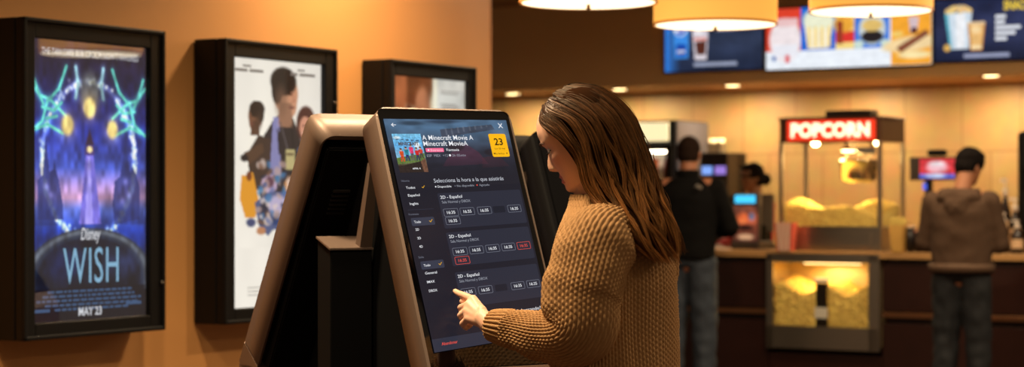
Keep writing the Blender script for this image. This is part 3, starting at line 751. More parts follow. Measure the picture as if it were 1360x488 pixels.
pr = None
for i, (x, y, lab) in enumerate(((946, 203, 'stacked cream cups left on top of the coffee machine'), (957, 203, 'stacked cream cups right on top of the coffee machine'))):
    p = bloc(x, 2.08, zbk+h)
    if pr is None:
        pr = thing('cup_stack', lab, 'cups', p, RZ2, 'cup stacks behind the counter')
        m = MB()
        for k_ in range(4): m.lathe([(0, .02*k_), (.045, .02*k_), (.036, .02*k_+.06), (0, .02*k_+.06)], 20, cap=False)
        m.build('cups', bowl_m, pr)
    else: dup(pr, p, RZ2, lab)
q = dup(pr, bloc(980, 2.05, zbk), RZ2, 'stacked cream cups on the back counter right of the coffee machine')

# cash register
t0, t1, h = blocky(963, 1001, 257, .16, zc1); w = t1-t0
R = thing('cash_register', 'cash register with blue lit customer display by the man in black', 'cash register', bw(t0, .25, zc1), RZ2)
m = MB(); m.box((w/2, .06, h-.045), (w*.92, .06, .09), .008); m.box((w/2, .09, h*.4), (w*.2, .05, h*.8), .006); m.box((w/2, .15, .03), (w, .3, .06), .01); m.box((w/2, .04, h*.45), (w, .03, h*.72), .006); m.build('body', mat('register_case', (62, 54, 52), .4), R)
MB().box((w*.48, .026, h-.045), (w*.72, .006, .06), .002).build('customer_display', mat('vfd', (0, 10, 14), .2, emit=(70, 200, 250), es=1.3), R)
def art_food():
    A = Art(40, 50, (150, 80, 60), asp=1.2); A.vgrad([(0, (120, 70, 56)), (.4, (190, 92, 60)), (1, (90, 50, 40))]); A.ell(.4, .35, .25, .14, (240, 110, 60), .5); A.ell(.75, .3, .12, .1, (130, 130, 160), .5); A.ell(.5, .6, .3, .08, (60, 30, 24), .5); A.ell(.5, .85, .35, .08, (210, 160, 120), .5); A.noise(.3, 3, 7)
    return A
art_food().mesh('photo_panel', lambda u, v: (w*(.08+.84*u), .0235, h*(.78-.66*v)), attr_mat('backlit_dim', .8, .3), R)
# point-of-sale monitor seen from behind
t0, t1, h = blocky(1001, 1026, 258, .58, zc1); w = t1-t0
R = thing('till_monitor', 'dark till monitor seen from behind in front of the cashier', 'monitor', bw(t0, .58, zc1), RZ2)
MB().hexa([(0, 0, h*.3), (w, 0, h*.3), (w, .03, h*.3), (0, .03, h*.3), (-.02, .1, h), (w-.04, .1, h), (w-.04, .13, h), (-.02, .13, h)], bev=.006).build('panel', mat('register_case', (62, 54, 52)), R)
m = MB(); m.box((w/2, .1, h*.25), (w*.25, .05, h*.5), .006); m.box((w/2, .1, .012), (w*.8, .22, .024), .006); m.build('stand', black_m, R)
MB().box((w*.5, -.06, h*.22), (w*.7, .05, h*.44), .008).build('card_reader', black_m, R)

# right-hand register with bright sign screen
t0, t1, h = blocky(1208, 1272, 209, .45, zc1); w = t1-t0
R = thing('order_monitor', 'dark monitor with bright red and blue screen by the hooded man', 'monitor', bw(t0, .45, zc1), RZ2)
zs0 = bz(1215, 240, .45)-zc1
MB().box((w/2, .03, (h+zs0)/2), (w, .07, h-zs0), .008).build('housing', mat('register_case', (62, 54, 52)), R)
def art_sale():
    A = Art(60, 30, (222, 60, 66), asp=.5); A.ell(.5, .45, .3, .25, (246, 190, 200), .6); A.ell(.5, .25, .25, .12, (250, 236, 240), .6); A.rect(.0, .78, 1, 1, (70, 110, 220)); A.ell(.45, .85, .3, .1, (200, 220, 255), .6); A.noise(.15, 2, 8); return A
art_sale().mesh('screen', lambda u, v: (w*(.22+.72*u), -.0065, zs0+(h-zs0)*(.92-.84*v)), sm, R)
m = MB(); m.box((w*.35, .05, zs0/2), (.05, .05, zs0), .006); m.box((w*.4, .06, .015), (.22, .2, .03), .008); m.build('stand', black_m, R)
MB().box((w*.3, .018, bz(1226, 248, .45)-zc1), (.03, .01, .05), .003).build('indicator', mat('blue_led', (10, 20, 60), .3, emit=(90, 110, 240), es=1.), R)
MB().box((w*.55, .03, h+.03), (w*.4, .06, .05), .02).build('camera', black_m, R)

# small things on the counter
def small_box(name, label, cat, px0, px1, y0, o, mats, shape, group=None):
    t0, t1, h = blocky(px0, px1, y0, o, zc1); w = t1-t0; R = thing(name, label, cat, bw((t0+t1)/2, o, zc1), RZ2, group); shape(R, w, h); return R
def sh_popbox(R, w, h):
    m = MB(); a = w*.38; b = w/2; m.hexa([(-a, -a*.7, 0), (a, -a*.7, 0), (a, a*.7, 0), (-a, a*.7, 0), (-b, -b*.7, h), (b, -b*.7, h), (b, b*.7, h), (-b, b*.7, h)]); m.build('carton', mat('carton_red', (212, 92, 76), .5), R)
    m = MB()
    for k in (-.55, 0, .55): m.hexa([(a*k-.01, -a*.7-.003, 0), (a*k+.01, -a*.7-.003, 0), (a*k+.01, -a*.7, 0), (a*k-.01, -a*.7, 0), (b*k-.013, -b*.7-.003, h), (b*k+.013, -b*.7-.003, h), (b*k+.013, -b*.7, h), (b*k-.013, -b*.7, h)])
    m.build('stripe', mat('carton_cream', (240, 214, 190), .5), R)
small_box('popcorn_carton', 'red and cream popcorn carton on the counter before the machine', 'carton', 1032, 1056, 296, .0, None, sh_popbox)
def sh_bag(R, w, h):
    a = w*.36; b = w*.5; MB().hexa([(-a, -a, 0), (a, -a, 0), (a, a, 0), (-a, a, 0), (-b, -b, h*.85), (b, -b, h*.85), (b, b, h*.85), (-b, b, h*.85)]).build('bag', mat('bag_yellow', (226, 176, 90), .6), R)
    kernels('popcorn', R, -b*.9, b*.9, -b*.9, b*.9, h*.82, lambda u, v: .05, 60, .014)
small_box('popcorn_bag', 'yellow bag of popcorn standing right of the popcorn machine', 'bag', 1184, 1203, 292, .0, None, sh_bag)
def sh_cup(rgb, lidrgb):
    def f(R, w, h):
        r = w/2; MB().lathe([(0, 0), (r*.75, 0), (r, h*.93), (0, h*.93)], 24, cap=False).build('cup', mat('cup_%d_%d' % (rgb[0], rgb[2]), rgb, .4), R); MB().lathe([(0, h*.92), (r*1.06, h*.92), (r*1.06, h*.96), (r*.8, h), (0, h)], 24, cap=False).build('lid', mat('lid_%d' % lidrgb[0], lidrgb, .4), R)
    return f
small_box('drink_cup', 'black cup with pale lid beside the yellow popcorn bag', 'cup', 1202, 1216, 300, .05, None, sh_cup((30, 24, 24), (220, 190, 160)))
small_box('drink_cup', 'short dark cup with pink lid left of the hooded man', 'cup', 1214, 1226, 306, .05, None, sh_cup((50, 34, 32), (214, 150, 130)))
def sh_pump(R, w, h):
    r = w/2; MB().lathe([(0, 0), (r, 0), (r, h*.55), (r*.5, h*.68), (r*.42, h*.75), (0, h*.75)], 20, cap=False).build('body', mat('syrup_dark', (40, 24, 18), .2), R)
    MB().lathe([(r*1.02, h*.15), (r*1.02, h*.42)], 20, cap=False).build('label_band', mat('syrup_label', (226, 190, 150), .5), R)
    m = MB(); m.lathe([(0, h*.74), (r*.5, h*.74), (r*.5, h*.84), (r*.15, h*.86), (r*.15, h*.97), (0, h*.97)], 16, cap=False); m.box((-r*.3, 0, h*.96), (r*1.3, r*.35, h*.05), .003); m.build('pump', mat('pump_white', (240, 224, 206), .4), R)
spots = [(1328, 1342, 236, .5, 'tallest white-pump syrup bottle right of the hooded man'), (1340, 1356, 262, .35, 'dark syrup bottle with pale label near the right edge'), (1326, 1340, 282, .22, 'short syrup bottle standing nearest the hooded man\'s elbow'), (1343, 1359, 292, .12, 'short syrup bottle at the very right edge of the counter')]
for a_, b_, y, o, lab in spots: small_box('syrup_bottle', lab, 'bottle', a_, b_, y, o, None, sh_pump, 'syrup bottles on the counter')
def sh_disp(R, w, h):
    m = MB(); m.box((0, .1, h/2), (w, .3, h), .03); m.build('body', black_m, R); MB().box((0, -.06, h*.6), (w*.6, .02, h*.2), .008).build('panel', blackg_m, R); MB().box((0, -.07, .02), (w*.8, .12, .03), .006).build('drip_tray', steel_m, R)
small_box('drink_dispenser', 'tall black dispenser cut by the right edge', 'dispenser', 1353, 1392, 175, .60, None, sh_disp)
# snack warmer seen between the two kiosks
t0, t1, h = blocky(640, 770, 224, .3, zc1); w = t1-t0
R = thing('snack_case', 'black-topped snack case with golden pastries left of the counter', 'display case', bw(t0, .3, zc1), RZ2)
m = MB(); m.box((w/2, .2, h-.02), (w, .42, .04), .006); m.box((w/2, .2, .02), (w, .42, .04), .006); m.box((w/2, .2, h*.5), (w-.06, .36, .015)); m.build('shelves', black_m, R)
for x in (.015, w*.5, w-.015):
    for y_ in (.02, .38): MB().box((x, y_, h/2), (.03, .03, h-.06)).build('post', black_m, R)
MB().box((w/2, .2, h-.05), (w*.9, .05, .015)).build('lamp', mat('case_lamp', (255, 230, 180), .5, emit=(255, 200, 120), es=8.), R)
MB().box((w/2, .005, h/2), (w-.04, .004, h-.08)).build('front_pane', glass('clear_pane'), R)
gp = None
for j, zz in enumerate((zc1+.04, zc1+h*.5+.0075)):
    for i in range(6):
        p = bw(t0+.1+(w-.2)*i/5, .45, zz)
        if gp is None:
            gp = MB().lathe([(0, 0), (.055, .0), (.07, .03), (.05, .06), (0, .075)], 16, cap=False).build('pastry', mat('pastry_gold', (214, 150, 70), .6, noise_amt=.3), None); gp.location = p; tag(gp, 'golden bun in the snack case left of the counter', 'pastry', 'buns in the snack case')
        else: q = gp.copy(); col.objects.link(q); q.location = p

# ------------------------------------------------------------------ kiosk
bronze = mat('bronze_satin', (116, 96, 83), .5, metal=.4, noise_amt=.04, nscale=30)
kblack = mat('kiosk_black', (7, 6, 6), .8, spec=.15)
TH, AL = math.radians(30.5), math.radians(24.5)
def kiosk_frame(th, al, c):
    r = Vector((math.cos(th), math.sin(th), 0)); u = Vector((-math.sin(al)*math.sin(th), math.sin(al)*math.cos(th), math.cos(al)))
    return r, u, r.cross(u), Vector(c)
KC = Vector((-.104, 5.007, CH-.073)); r_, u_, n_, _c = kiosk_frame(TH, AL, KC)
DW, DH = .34, .604

def screen_uv():
    """where the picture's corners lie on the glass, in metres from its centre"""
    out = []
    for x, y in ((509, 158), (672, 160), (577, 469), (735, 442)):
        d = Vector(((x-CX)/F, 1, (CY-y)/F)); o = Vector((0, 0, CH)); t = (KC-o).dot(n_)/d.dot(n_); p = o+d*t-KC
        out.append((p.dot(r_), p.dot(u_)))
    return out
def homog(S, T):
    A = []; b = []
    for (u, v), (x, y) in zip(S, T):
        A.append([u, v, 1, 0, 0, 0, -x*u, -x*v]); b.append(x); A.append([0, 0, 0, u, v, 1, -y*u, -y*v]); b.append(y)
    return np.append(np.linalg.solve(A, b), 1).reshape(3, 3)
HM = homog([(0, 0), (900, 0), (0, 1600), (900, 1600)], screen_uv())
def ui(u, v):
    p = HM @ np.array([u, v, 1.]); return p[0]/p[2], p[1]/p[2]

def kiosk(loc, label, lit, rz=0., fm=None):
    """local frame: x along the screen's width, y from the front screen to the rear one; z up, base at the floor"""
    R = thing('ticket_kiosk', label, 'kiosk', loc, rz, 'double-sided ticket kiosks')
    hb = .195; vt, vb = .335, -.37; T = .085
    def leaf(al, yc, zc_, sgn, lit, T, vt=vt):
        # sgn -1: faces -y (the near leaf); +1: faces +y
        def P(x, v, d):   # d: depth behind the front face
            return Vector((x, sgn*(-v*math.sin(al)*1 - d*math.cos(al))+yc if sgn > 0 else v*math.sin(al)+d*math.cos(al)+yc, zc_+v*math.cos(al)-d*math.sin(al)))
        nm = MB()
        # rounded frame ring, swept as a closed tray
        vb2 = -(zc_-1.0)/math.cos(al)
        k = 6; out = []; rc = .035
        pr_ = [(-hb, vb2)]+[(-hb+rc-rc*math.cos(PI/2*i/k), vt-rc+rc*math.sin(PI/2*i/k)) for i in range(k+1)]+[(hb-rc+rc*math.sin(PI/2*i/k), vt-rc+rc*math.cos(PI/2*i/k)) for i in range(k+1)]+[(hb, vb2)]
        inn = [(max(-hb+.006, min(hb-.006, x)), min(v, vt-.006)) for x, v in pr_]
        A = [nm.bm.verts.new(P(x, v, .004)) for x, v in pr_]; B = [nm.bm.verts.new(P(x, v, T)) for x, v in pr_]
        C_ = [nm.bm.verts.new(P(x, v, 0)) for x, v in inn]; D = [nm.bm.verts.new(P(x, v, .006)) for x, v in inn]; E_ = [nm.bm.verts.new(P(x*.97, v if i not in () else v, T)) for i, (x, v) in enumerate([(x, min(v, vt-.012)) for x, v in pr_])]
        n = len(A)
        for X, Y in ((A, B), (C_, A), (D, C_), (B, E_)):
            for i in range(n-1):
                f = nm.bm.faces.new([X[i], X[i+1], Y[i+1], Y[i]]); f.smooth = X is A
        nm.build('frame', fm or bronze, R)
        # glass face
        g = MB(); pg = [P(x, v, .003) for x, v in inn]; g.prism(pg, P(0, 0, .02)-P(0, 0, 0)); gl = g.build('glass_face', mat('kiosk_glass', (6, 6, 7), .06, coat=.5), R)
        # joint and base below
        b = MB(); v0, v1 = vb2-.003, vb2-.075
        b.hexa([P(-hb, v1, .0), P(hb, v1, .0), P(hb, v1, T), P(-hb, v1, T), P(-hb, v0, 0), P(hb, v0, 0), P(hb, v0, T), P(-hb, v0, T)], bev=.002)
        zb_ = P(0, v1, 0).z-.004; ya, yb = P(0, v1, 0).y, P(0, v1, T).y; yo = ya
        b.box((0, (ya+yb)/2, zb_/2), (2*hb, abs(yb-ya), zb_), .003); b.build('base', bronze, R)
        # rear housing with vents
        h_ = MB(); q0, q1 = vb2, vt-.035
        h_.hexa([P(-hb+.02, q0, .02), P(hb-.02, q0, .02), P(hb-.02, q0, T+.03), P(-hb+.02, q0, T+.03), P(-hb+.02, q1, .02), P(hb-.02, q1, .02), P(hb-.02, q1, T+.01), P(-hb+.02, q1, T+.01)], bev=.004)
        hs = h_.build('rear_housing', kblack, R)
        sl = MB()
        for i in range(6): sl.hexa([P(x, v, d) for v, d in ((.20-.014*i, T+.0),) for x in ()] or [P(-.13, .20-.014*i, T+.012), P(-.08, .20-.014*i, T+.012), P(-.08, .20-.014*i, T+.020), P(-.13, .20-.014*i, T+.020), P(-.13, .206-.014*i, T+.012), P(-.08, .206-.014*i, T+.012), P(-.08, .206-.014*i, T+.019), P(-.13, .206-.014*i, T+.019)])
        sl.build('vents', mat('vent_dark', (30, 26, 24), .5), hs)
        if lit:
            art = Art(150, 150, (29, 29, 40), asp=.9)
            art.vgrad([(0, (78, 104, 132)), (.12, (76, 106, 136)), (.3, (66, 84, 106)), (.5, (46, 48, 62)), (.75, (34, 36, 48)), (1, (31, 31, 42))])
            art.ell(.45, .03, .12, .03, (40, 52, 70), .8, op=.7); art.ell(.2, .06, .09, .03, (42, 56, 72), .8, op=.7)
            art.poly([(.42, .15), (.86, .07), (.88, .15), (.42, .27)], (58, 62, 76), .8)
            for i in range(8): u = .46+.05*i; art.poly([(u, .24-.018*i), (u+.012, .24-.018*i), (u+.012, .13-.008*i), (u, .13-.008*i)], (104, 110, 124), .5)
            art.ell(.93, .22, .1, .09, (96, 116, 138), .9, op=.6); art.poly([(.42, .60), (.5, .44), (.60, .36), (.70, .50), (.76, .68), (.38, .70)], (104, 48, 70), .45); art.ell(.52, .40, .07, .07, (46, 38, 46), .4, op=.8); art.ell(.80, .50, .05, .05, (40, 34, 42), .5, op=.8); art.poly([(.72, .58), (.86, .55), (.94, .72), (.7, .74)], (90, 42, 52), .4); art.ell(.93, .46, .05, .06, (50, 40, 46), .5, op=.7)
            art.noise(.12, 5, 16); art.mix(np.clip((art.v-.55)/.35, 0, 1), (31, 31, 42))
            def SP(u, v, L): x, y = ui(u, v); return P(x, y, -.0004-.0001*L)
            disp = MB()
            bg = Canvas(SP); bgm = emat('ui_bg', (30, 30, 41)); bg.poly([(0, 480), (900, 480), (900, 1512), (0, 1512)], bgm, 0); bg.poly([(0, 1512), (900, 1512), (900, 1600), (0, 1600)], emat('ui_bar', (46, 49, 64)), 0)
            dsp = bg.build('display', R)
            art.mesh('banner_picture', lambda u, v: SP(900*u, 480*v, 0), sm, dsp)
            tw = emat('ui_white', (238, 240, 245)); tg = emat('ui_grey', (150, 154, 166)); td = emat('ui_dim', (112, 116, 130)); card = emat('ui_card', (42, 44, 58)); card2 = emat('ui_card2', (54, 58, 74)); yel = emat('ui_yellow', (252, 186, 20)); red = emat('ui_red', (232, 84, 72)); pink = emat('ui_pink', (244, 110, 150)); ink = emat('ui_ink', (50, 36, 10)); dk = emat('ui_dark', (30, 32, 44)); gold = emat('ui_gold', (214, 160, 40))
            c = Canvas(SP)
            c.poly([(42, 40), (76, 40), (76, 44), (42, 44)], tw, 6); c.poly([(42, 42), (56, 29), (60, 32), (49, 42), (60, 52), (56, 56)], tw, 6)
            c.build('back_arrow', dsp); c = Canvas(SP)
            for s in (1, -1): c.poly([(826, 40-s*14), (830, 40-s*18), (860, 44+s*14), (856, 48+s*14)] if s > 0 else [(856, 24), (860, 28), (830, 62), (826, 58)], tw, 6)
            c.build('close_icon', dsp); c = Canvas(SP)
            c.text('A Minecraft Movie A', 236, 148, 49, tw, width=372, bold=.005); c.text('Minecraft MovieA', 236, 190, 49, tw, width=322, bold=.005)
            c.rrect(243, 206, 372, 234, 5, pink, 5); c.circle(262, 220, 6, tw, 6); c.text('Estreno', 278, 228, 24, emat('ui_pale', (255, 205, 220)), width=84); c.text('Fantasía', 392, 228, 25, tw, width=92, bold=.003)
            c.text('ESP  MEX  +12', 243, 268, 25, tg, width=150); c.circle(408, 259, 8, tw, 6); c.text('2h 05min', 424, 268, 25, tg, width=100)
            c.build('film_title', dsp); c = Canvas(SP)
            c.rrect(731, 104, 866, 276, 12, yel, 5); c.text('23', 799, 188, 72, ink, align='C', bold=.02); c.text('Lun 26 may', 800, 220, 18, ink, align='C', bold=.003); c.poly([(745, 232), (852, 232), (852, 233.5), (745, 233.5)], emat('ui_ochre', (216, 150, 20)), 6); c.text('Más fechas', 742, 258, 20, ink, width=84, bold=.003); c.poly([(840, 246), (852, 246), (846, 258)], ink, 6)
            c.build('date_badge', dsp); c = Canvas(SP)
            c.text('Selecciona la hora a la que asistirás', 252, 450, 40, emat('ui_soft', (196, 200, 210)), width=522); 
            c.circle(256, 479, 5, tw, 6); c.text('Disponible', 270, 487, 22, tw, width=98); c.circle(396, 479, 4, td, 6); c.text('No disponible', 410, 487, 22, tg, width=128); c.circle(560, 479, 5, red, 6); c.text('Agotado', 576, 487, 22, tg, width=78)
            c.build('time_heading', dsp); c = Canvas(SP)
            c.text('Idioma', 29, 436, 19, td, width=54); c.text('Todos', 50, 486, 24, tw, width=62, bold=.003); c.poly([(160, 474), (166, 480), (178, 466), (180, 470), (166, 486), (158, 478)], gold, 6); c.text('Español', 52, 539, 24, tw, width=80, bold=.003); c.text('Inglés', 52, 597, 24, tw, width=58, bold=.003)
            c.poly([(29, 629), (206, 631), (206, 633), (29, 631)], card2, 5); c.text('Formato', 29, 667, 19, td, width=68)
            for v, s in ((686, 1), (985, 2)):
                c.rrect(36, v, 196, v+56, 8, card2, 5); c.text('Todo', 54, v+37, 24, tw, width=46, bold=.003); c.poly([(160, v+24), (167, v+31), (180, v+16), (183, v+19), (167, v+38), (157, v+27)], gold, 6)
            for v, s, wd in ((775, '2D', 24), (834, '3D', 24), (892, '4D', 24), (1075, 'General', 82), (1135, 'IMAX', 54), (1196, 'DBOX', 58)): c.text(s, 52, v, 24, tw, width=wd, bold=.003)
            c.text('Sala', 31, 962, 19, td, width=36)
            c.build('filter_menu', dsp)
            tm = emat('ui_line', (118, 122, 136))
            def tb(u, v, mm=tm, tx=tw): c.outline(u, v, u+106, v+54, 8, 2.6, mm); c.text('16:35', u+53, v+37, 30, tx, align='C', bold=.005)
            for v0, v1, row, extra in ((525, 775, (637, (272, 392, 521, None, 755)), 'w'), (803, 1040, (914, (275, 396, 519, 641, 764)), 'r'), (1083, 1330, (1200, (271, 398, None, 648, 772)), '')):
                c = Canvas(SP); c.rrect(256, v0, 886, v1, 12, card, 3); c.text('2D - Español', 272, v0+40, 31, tw, width=158, bold=.003); c.text('Sala Normal y DBOX', 276, v0+73, 27, tg, width=208)
                v, us = row
                for i, u in enumerate(us):
                    if u is None: c.rrect((641, 0, 524)[0 if v0 < 600 else 2], v+2, (641, 0, 524)[0 if v0 < 600 else 2]+92, v+50, 8, dk, 5)
                    else: tb(u, v, *((red, red) if extra == 'r' and i == 4 else ()))
                if extra == 'w': tb(273, 696)
                if extra == 'r': tb(278, 977, red, red)
                c.build('session_card', dsp)
            c = Canvas(SP)
            c.text('¿No es la función que estás buscando?', 260, 1418, 34, tw, width=580); c.build('footer_lettering', dsp); c = Canvas(SP); c.text('Busca otra fecha', 420, 1455, 26, gold, width=230)
            c.build('search_link', dsp); c = Canvas(SP)
            c.text('Abandonar', 59, 1562, 30, red, width=112, bold=.005)
            c.build('footer_lettering', dsp)
            th = Art(90, 118, asp=1.36); th.vgrad([(0, (120, 190, 226)), (.3, (96, 170, 224)), (.6, (130, 180, 210)), (.74, (110, 126, 80)), (.82, (60, 46, 40)), (1, (40, 32, 34))])
            th.ell(.15, .1, .12, .04, (200, 220, 230), .8); th.ell(.8, .3, .1, .08, (236, 244, 250), .8); th.poly([(.0, .62), (1, .50), (1, .70), (0, .78)], (96, 120, 60)); th.poly([(0, .84), (1, .68), (1, 1), (0, 1)], (46, 36, 34)); th.poly([(.8, .72), (1, .62), (1, 1), (.84, 1)], (110, 76, 60))
            r = np.random.RandomState(8)
            for i in range(5): th.rect(.1+.17*i, .12+.01*i, .2+.17*i, .16+.01*i, (56, 74, 96), .7)
            for x, y, h_, top, leg in ((.20, .42, .30, (220, 84, 40), (206, 70, 40)), (.38, .38, .32, (40, 130, 150), (40, 50, 110)), (.56, .32, .38, (214, 60, 110), (90, 86, 90)), (.74, .40, .30, (196, 40, 40), (50, 50, 90)), (.88, .38, .26, (190, 60, 50), (70, 60, 60))):
                th.poly([(x-.045, y+h_*.45), (x+.045, y+h_*.45), (x+.07, y+h_*.98), (x+.025, y+h_*.98), (x, y+h_*.6), (x-.03, y+h_*.98), (x-.07, y+h_*.98)], leg); th.poly([(x-.075, y+.03), (x+.075, y+.03), (x+.06, y+h_*.5), (x-.06, y+h_*.5)], top); th.ell(x, y-.01, .035, .035, (206, 150, 120), .3); th.ell(x, y-.03, .04, .02, (60, 40, 30), .3)
            th.noise(.15, 3, 30)
            tp = th.mesh('film_thumbnail', lambda u, v: SP(32+198*u-14*v*0, 104+270*v, 3), sm, dsp)
            c2 = Canvas(lambda u, v, L: SP(32+198*u, 104+270*v, 3+L)); c2.text('MINECRAFT', .16, .30, .12, emat('ui_stone', (84, 78, 82)), layer=1, bold=.04, width=.70); c2.text('APRIL 4', .46, .92, .06, tw, layer=1, bold=.02, width=.28); c2.build('thumbnail_title', tp)
        else:
            g = Canvas(lambda u, v, L: P(-.17+.34*u, .302-.604*v, -.0004)); g.poly([(0, 0), (1, 0), (1, 1), (0, 1)], mat('screen_off', (5, 5, 6), .05), 0); g.build('display', R)
        return P
    zc0 = KC.z
    Pn = leaf(AL, 0, zc0, -1, lit, T)
    Pf = leaf(math.radians(34), .735, zc0, 1, False, .115, .366)
    # black core between the leaves
    m = MB(); zt_ = zc0+.27
    yn = lambda z: (z-zc0)*math.tan(AL)+.12; yf = lambda z: .735-(z-zc0)*math.tan(math.radians(34))-.13
    for x0, x1 in ((-.055, hb-.035),):
        pts = [(x0, yn(1.0), 1.0), (x0, yn(1.0), .0), (x0, yf(1.0), .0), (x0, yf(1.0), 1.0), (x0, yf(zt_), zt_), (x0, yn(zt_), zt_)]
        m.prism(pts, (x1-x0, 0, 0))
    m.build('core', kblack, R)
    m = MB(); zq = CH-.105
    m.hexa([(-.19, .40, 0), (-.07, .40, 0), (-.07, .48, 0), (-.19, .48, 0), (-.19, .40, zq-.028), (-.07, .40, zq-.028), (-.07, .48, zq+.0), (-.19, .48, zq+.0)], bev=.002); m.build('printer_housing', kblack, R)
    m = MB(); m.hexa([(-.194, .397, zq-.028), (-.067, .397, zq-.028), (-.067, .483, zq+.002), (-.194, .483, zq+.002), (-.194, .397, zq-.022), (-.067, .397, zq-.022), (-.067, .483, zq+.008), (-.194, .483, zq+.008)], bev=.001); m.build('printer_top', bronze, R)
    m = MB(); m.hexa([(-.105, .40, zq-.02), (-.07, .40, zq-.02), (-.07, .43, zq-.02), (-.105, .43, zq-.02), (-.098, .35, zq+.2), (-.078, .35, zq+.2), (-.078, .37, zq+.2), (-.098, .37, zq+.2)]); m.build('strut', bronze, R)
    return R
K1 = kiosk((KC.x, KC.y, 0), 'lit double-sided ticket kiosk the woman is touching', True, TH)
K2 = kiosk((KC.x+.403, KC.y+1.77, 0), 'dark-screened ticket kiosk half hidden behind the woman', False, TH, fm=kblack)

# ------------------------------------------------------------------ people
def sm_interp(x, pts):
    xs = [p[0] for p in pts]; ys = [p[1] for p in pts]
    s = 0
    for d in (-.004, -.002, 0, .002, .004): s += np.interp(x+d, xs, ys)
    return float(s/5)
HF = [(-.121, .03), (-.118, .055), (-.110, .076), (-.100, .083), (-.088, .079), (-.070, .079), (-.05, .080), (-.02, .084), (0, .083), (.02, .0905), (.045, .093), (.07, .086), (.09, .072), (.105, .048), (.115, .0)]
HK = [(-.121, -.02), (-.110, .0), (-.09, .04), (-.06, .070), (-.02, .088), (.03, .097), (.07, .085), (.09, .070), (.105, .045), (.115, .0)]
HW = [(-.121, .012), (-.115, .024), (-.10, .040), (-.085, .051), (-.06, .062), (-.03, .069), (0, .072), (.03, .075), (.065, .067), (.09, .050), (.105, .032), (.115, .0)]
def head(m, M, nose=1., ears=True, s=1.):
    rings = []; nz, na = 76, 72
    for i in range(nz):
        z = -.1205+.2345*i/(nz-1)
        f, k, w = sm_interp(z, HF), sm_interp(z, HK), sm_interp(z, HW)
        cx0 = .0
        if k < 0: pass
        ring = []
        for j in range(na):
            a = 2*PI*j/na; c, sn = math.cos(a), math.sin(a)
            y = w*math.copysign(abs(sn)**.92, sn)
            x = f*math.copysign(abs(c)**.9, c) if c > 0 else k*c
            if c > 0:
                nn = np.interp(z, [-.053, -.049, -.044, -.038, -.03, -.015, -.002, .01], [0, .010, .019, .0235, .021, .013, .006, 0])*nose
                sg = np.interp(z, [-.05, -.035, -.02, 0], [.0125, .0105, .008, .0075])
                x += nn*math.exp(-(y/sg)**2)
                x += .004*math.exp(-((abs(y)-.013)/.006)**2-((z+.043)/.006)**2)*nose
                lip = .0075*math.exp(-((z+.066)/.0045)**2)+.0075*math.exp(-((z+.079)/.005)**2)-.003*math.exp(-((z+.0722)/.002)**2)
                x += lip*math.exp(-(y/.020)**2)
                x -= .010*math.exp(-((abs(y)-.031)/.015)**2-((z-.001)/.012)**2)
                x += .0035*math.exp(-((abs(y)-.028)/.02)**2-((z-.019)/.006)**2)
                x += .004*math.exp(-((abs(y)-.045)/.016)**2-((z+.025)/.016)**2)
            ring.append(M @ Vector((x*s, y*s, z*s)))
        rings.append(ring)
    m.rings(rings)
    for sg in (-1, 1):
        m.ball(M @ Vector((.0655*s, sg*.031*s, -.0005*s)), .0125*s)
        if ears: m.ball(M @ Vector((-.005*s, sg*.075*s, -.012*s)), .03*s, (.55, .22, 1), M.to_3x3().normalized())
def frame3(fwd, pitch):
    """head frame: x forward, y left, z up"""
    fwd = Vector((fwd[0], fwd[1], 0)).normalized(); Z = Vector((0, 0, 1)); X = fwd*math.cos(pitch)-Z*math.sin(pitch); U = Z*math.cos(pitch)+fwd*math.sin(pitch); Lf = U.cross(X)
    return X, Lf, U
def Mat(o, X, Y, Z):
    return Matrix(((X.x, Y.x, Z.x, o.x), (X.y, Y.y, Z.y, o.y), (X.z, Y.z, Z.z, o.z), (0, 0, 0, 1)))

def skin_mat(name, rgb, sss=.15):
    return attr_skin(name) if rgb is None else mat(name, rgb, .5, sss=sss)
def colour_attr(me, fn):
    at = me.color_attributes.new('art', 'FLOAT_COLOR', 'POINT'); n = len(me.vertices); buf = np.ones((n, 4))
    for i, v in enumerate(me.vertices): buf[i, :3] = lin(fn(v.co))
    at.data.foreach_set('color', buf.ravel())
def crumple(me, amp, scale, seed=0., amp2=0., scale2=1.):
    for v in me.vertices:
        p = v.co*scale+Vector((seed, seed, seed)); d = noise.noise(p)*amp+(noise.noise(v.co*scale2)*amp2 if amp2 else 0)
        v.co += v.normal*d

def hand_caps(m, wrist, mcps, fingers, thumb, rs=1.):
    """wrist; four knuckles; each finger as its joints beyond the knuckle; thumb joints"""
    for k in mcps: m.cap(wrist, k, .0185*rs, .0115*rs)
    for a, b in zip(mcps, mcps[1:]): m.cap(a, b, .0105*rs, .0105*rs); m.cap(wrist.lerp(a, .5), wrist.lerp(b, .5), .014*rs, .014*rs)
    for k, f in zip(mcps, fingers):
        R = [.0095, .0086, .0078, .0066]; P = [k]+f
        for i in range(len(P)-1): m.cap(P[i], P[i+1], R[i]*rs, R[i+1]*rs)
    R = [.0135, .0112, .0098, .0078]
    for i in range(len(thumb)-1): m.cap(thumb[i], thumb[i+1], R[i]*rs, R[i+1]*rs)

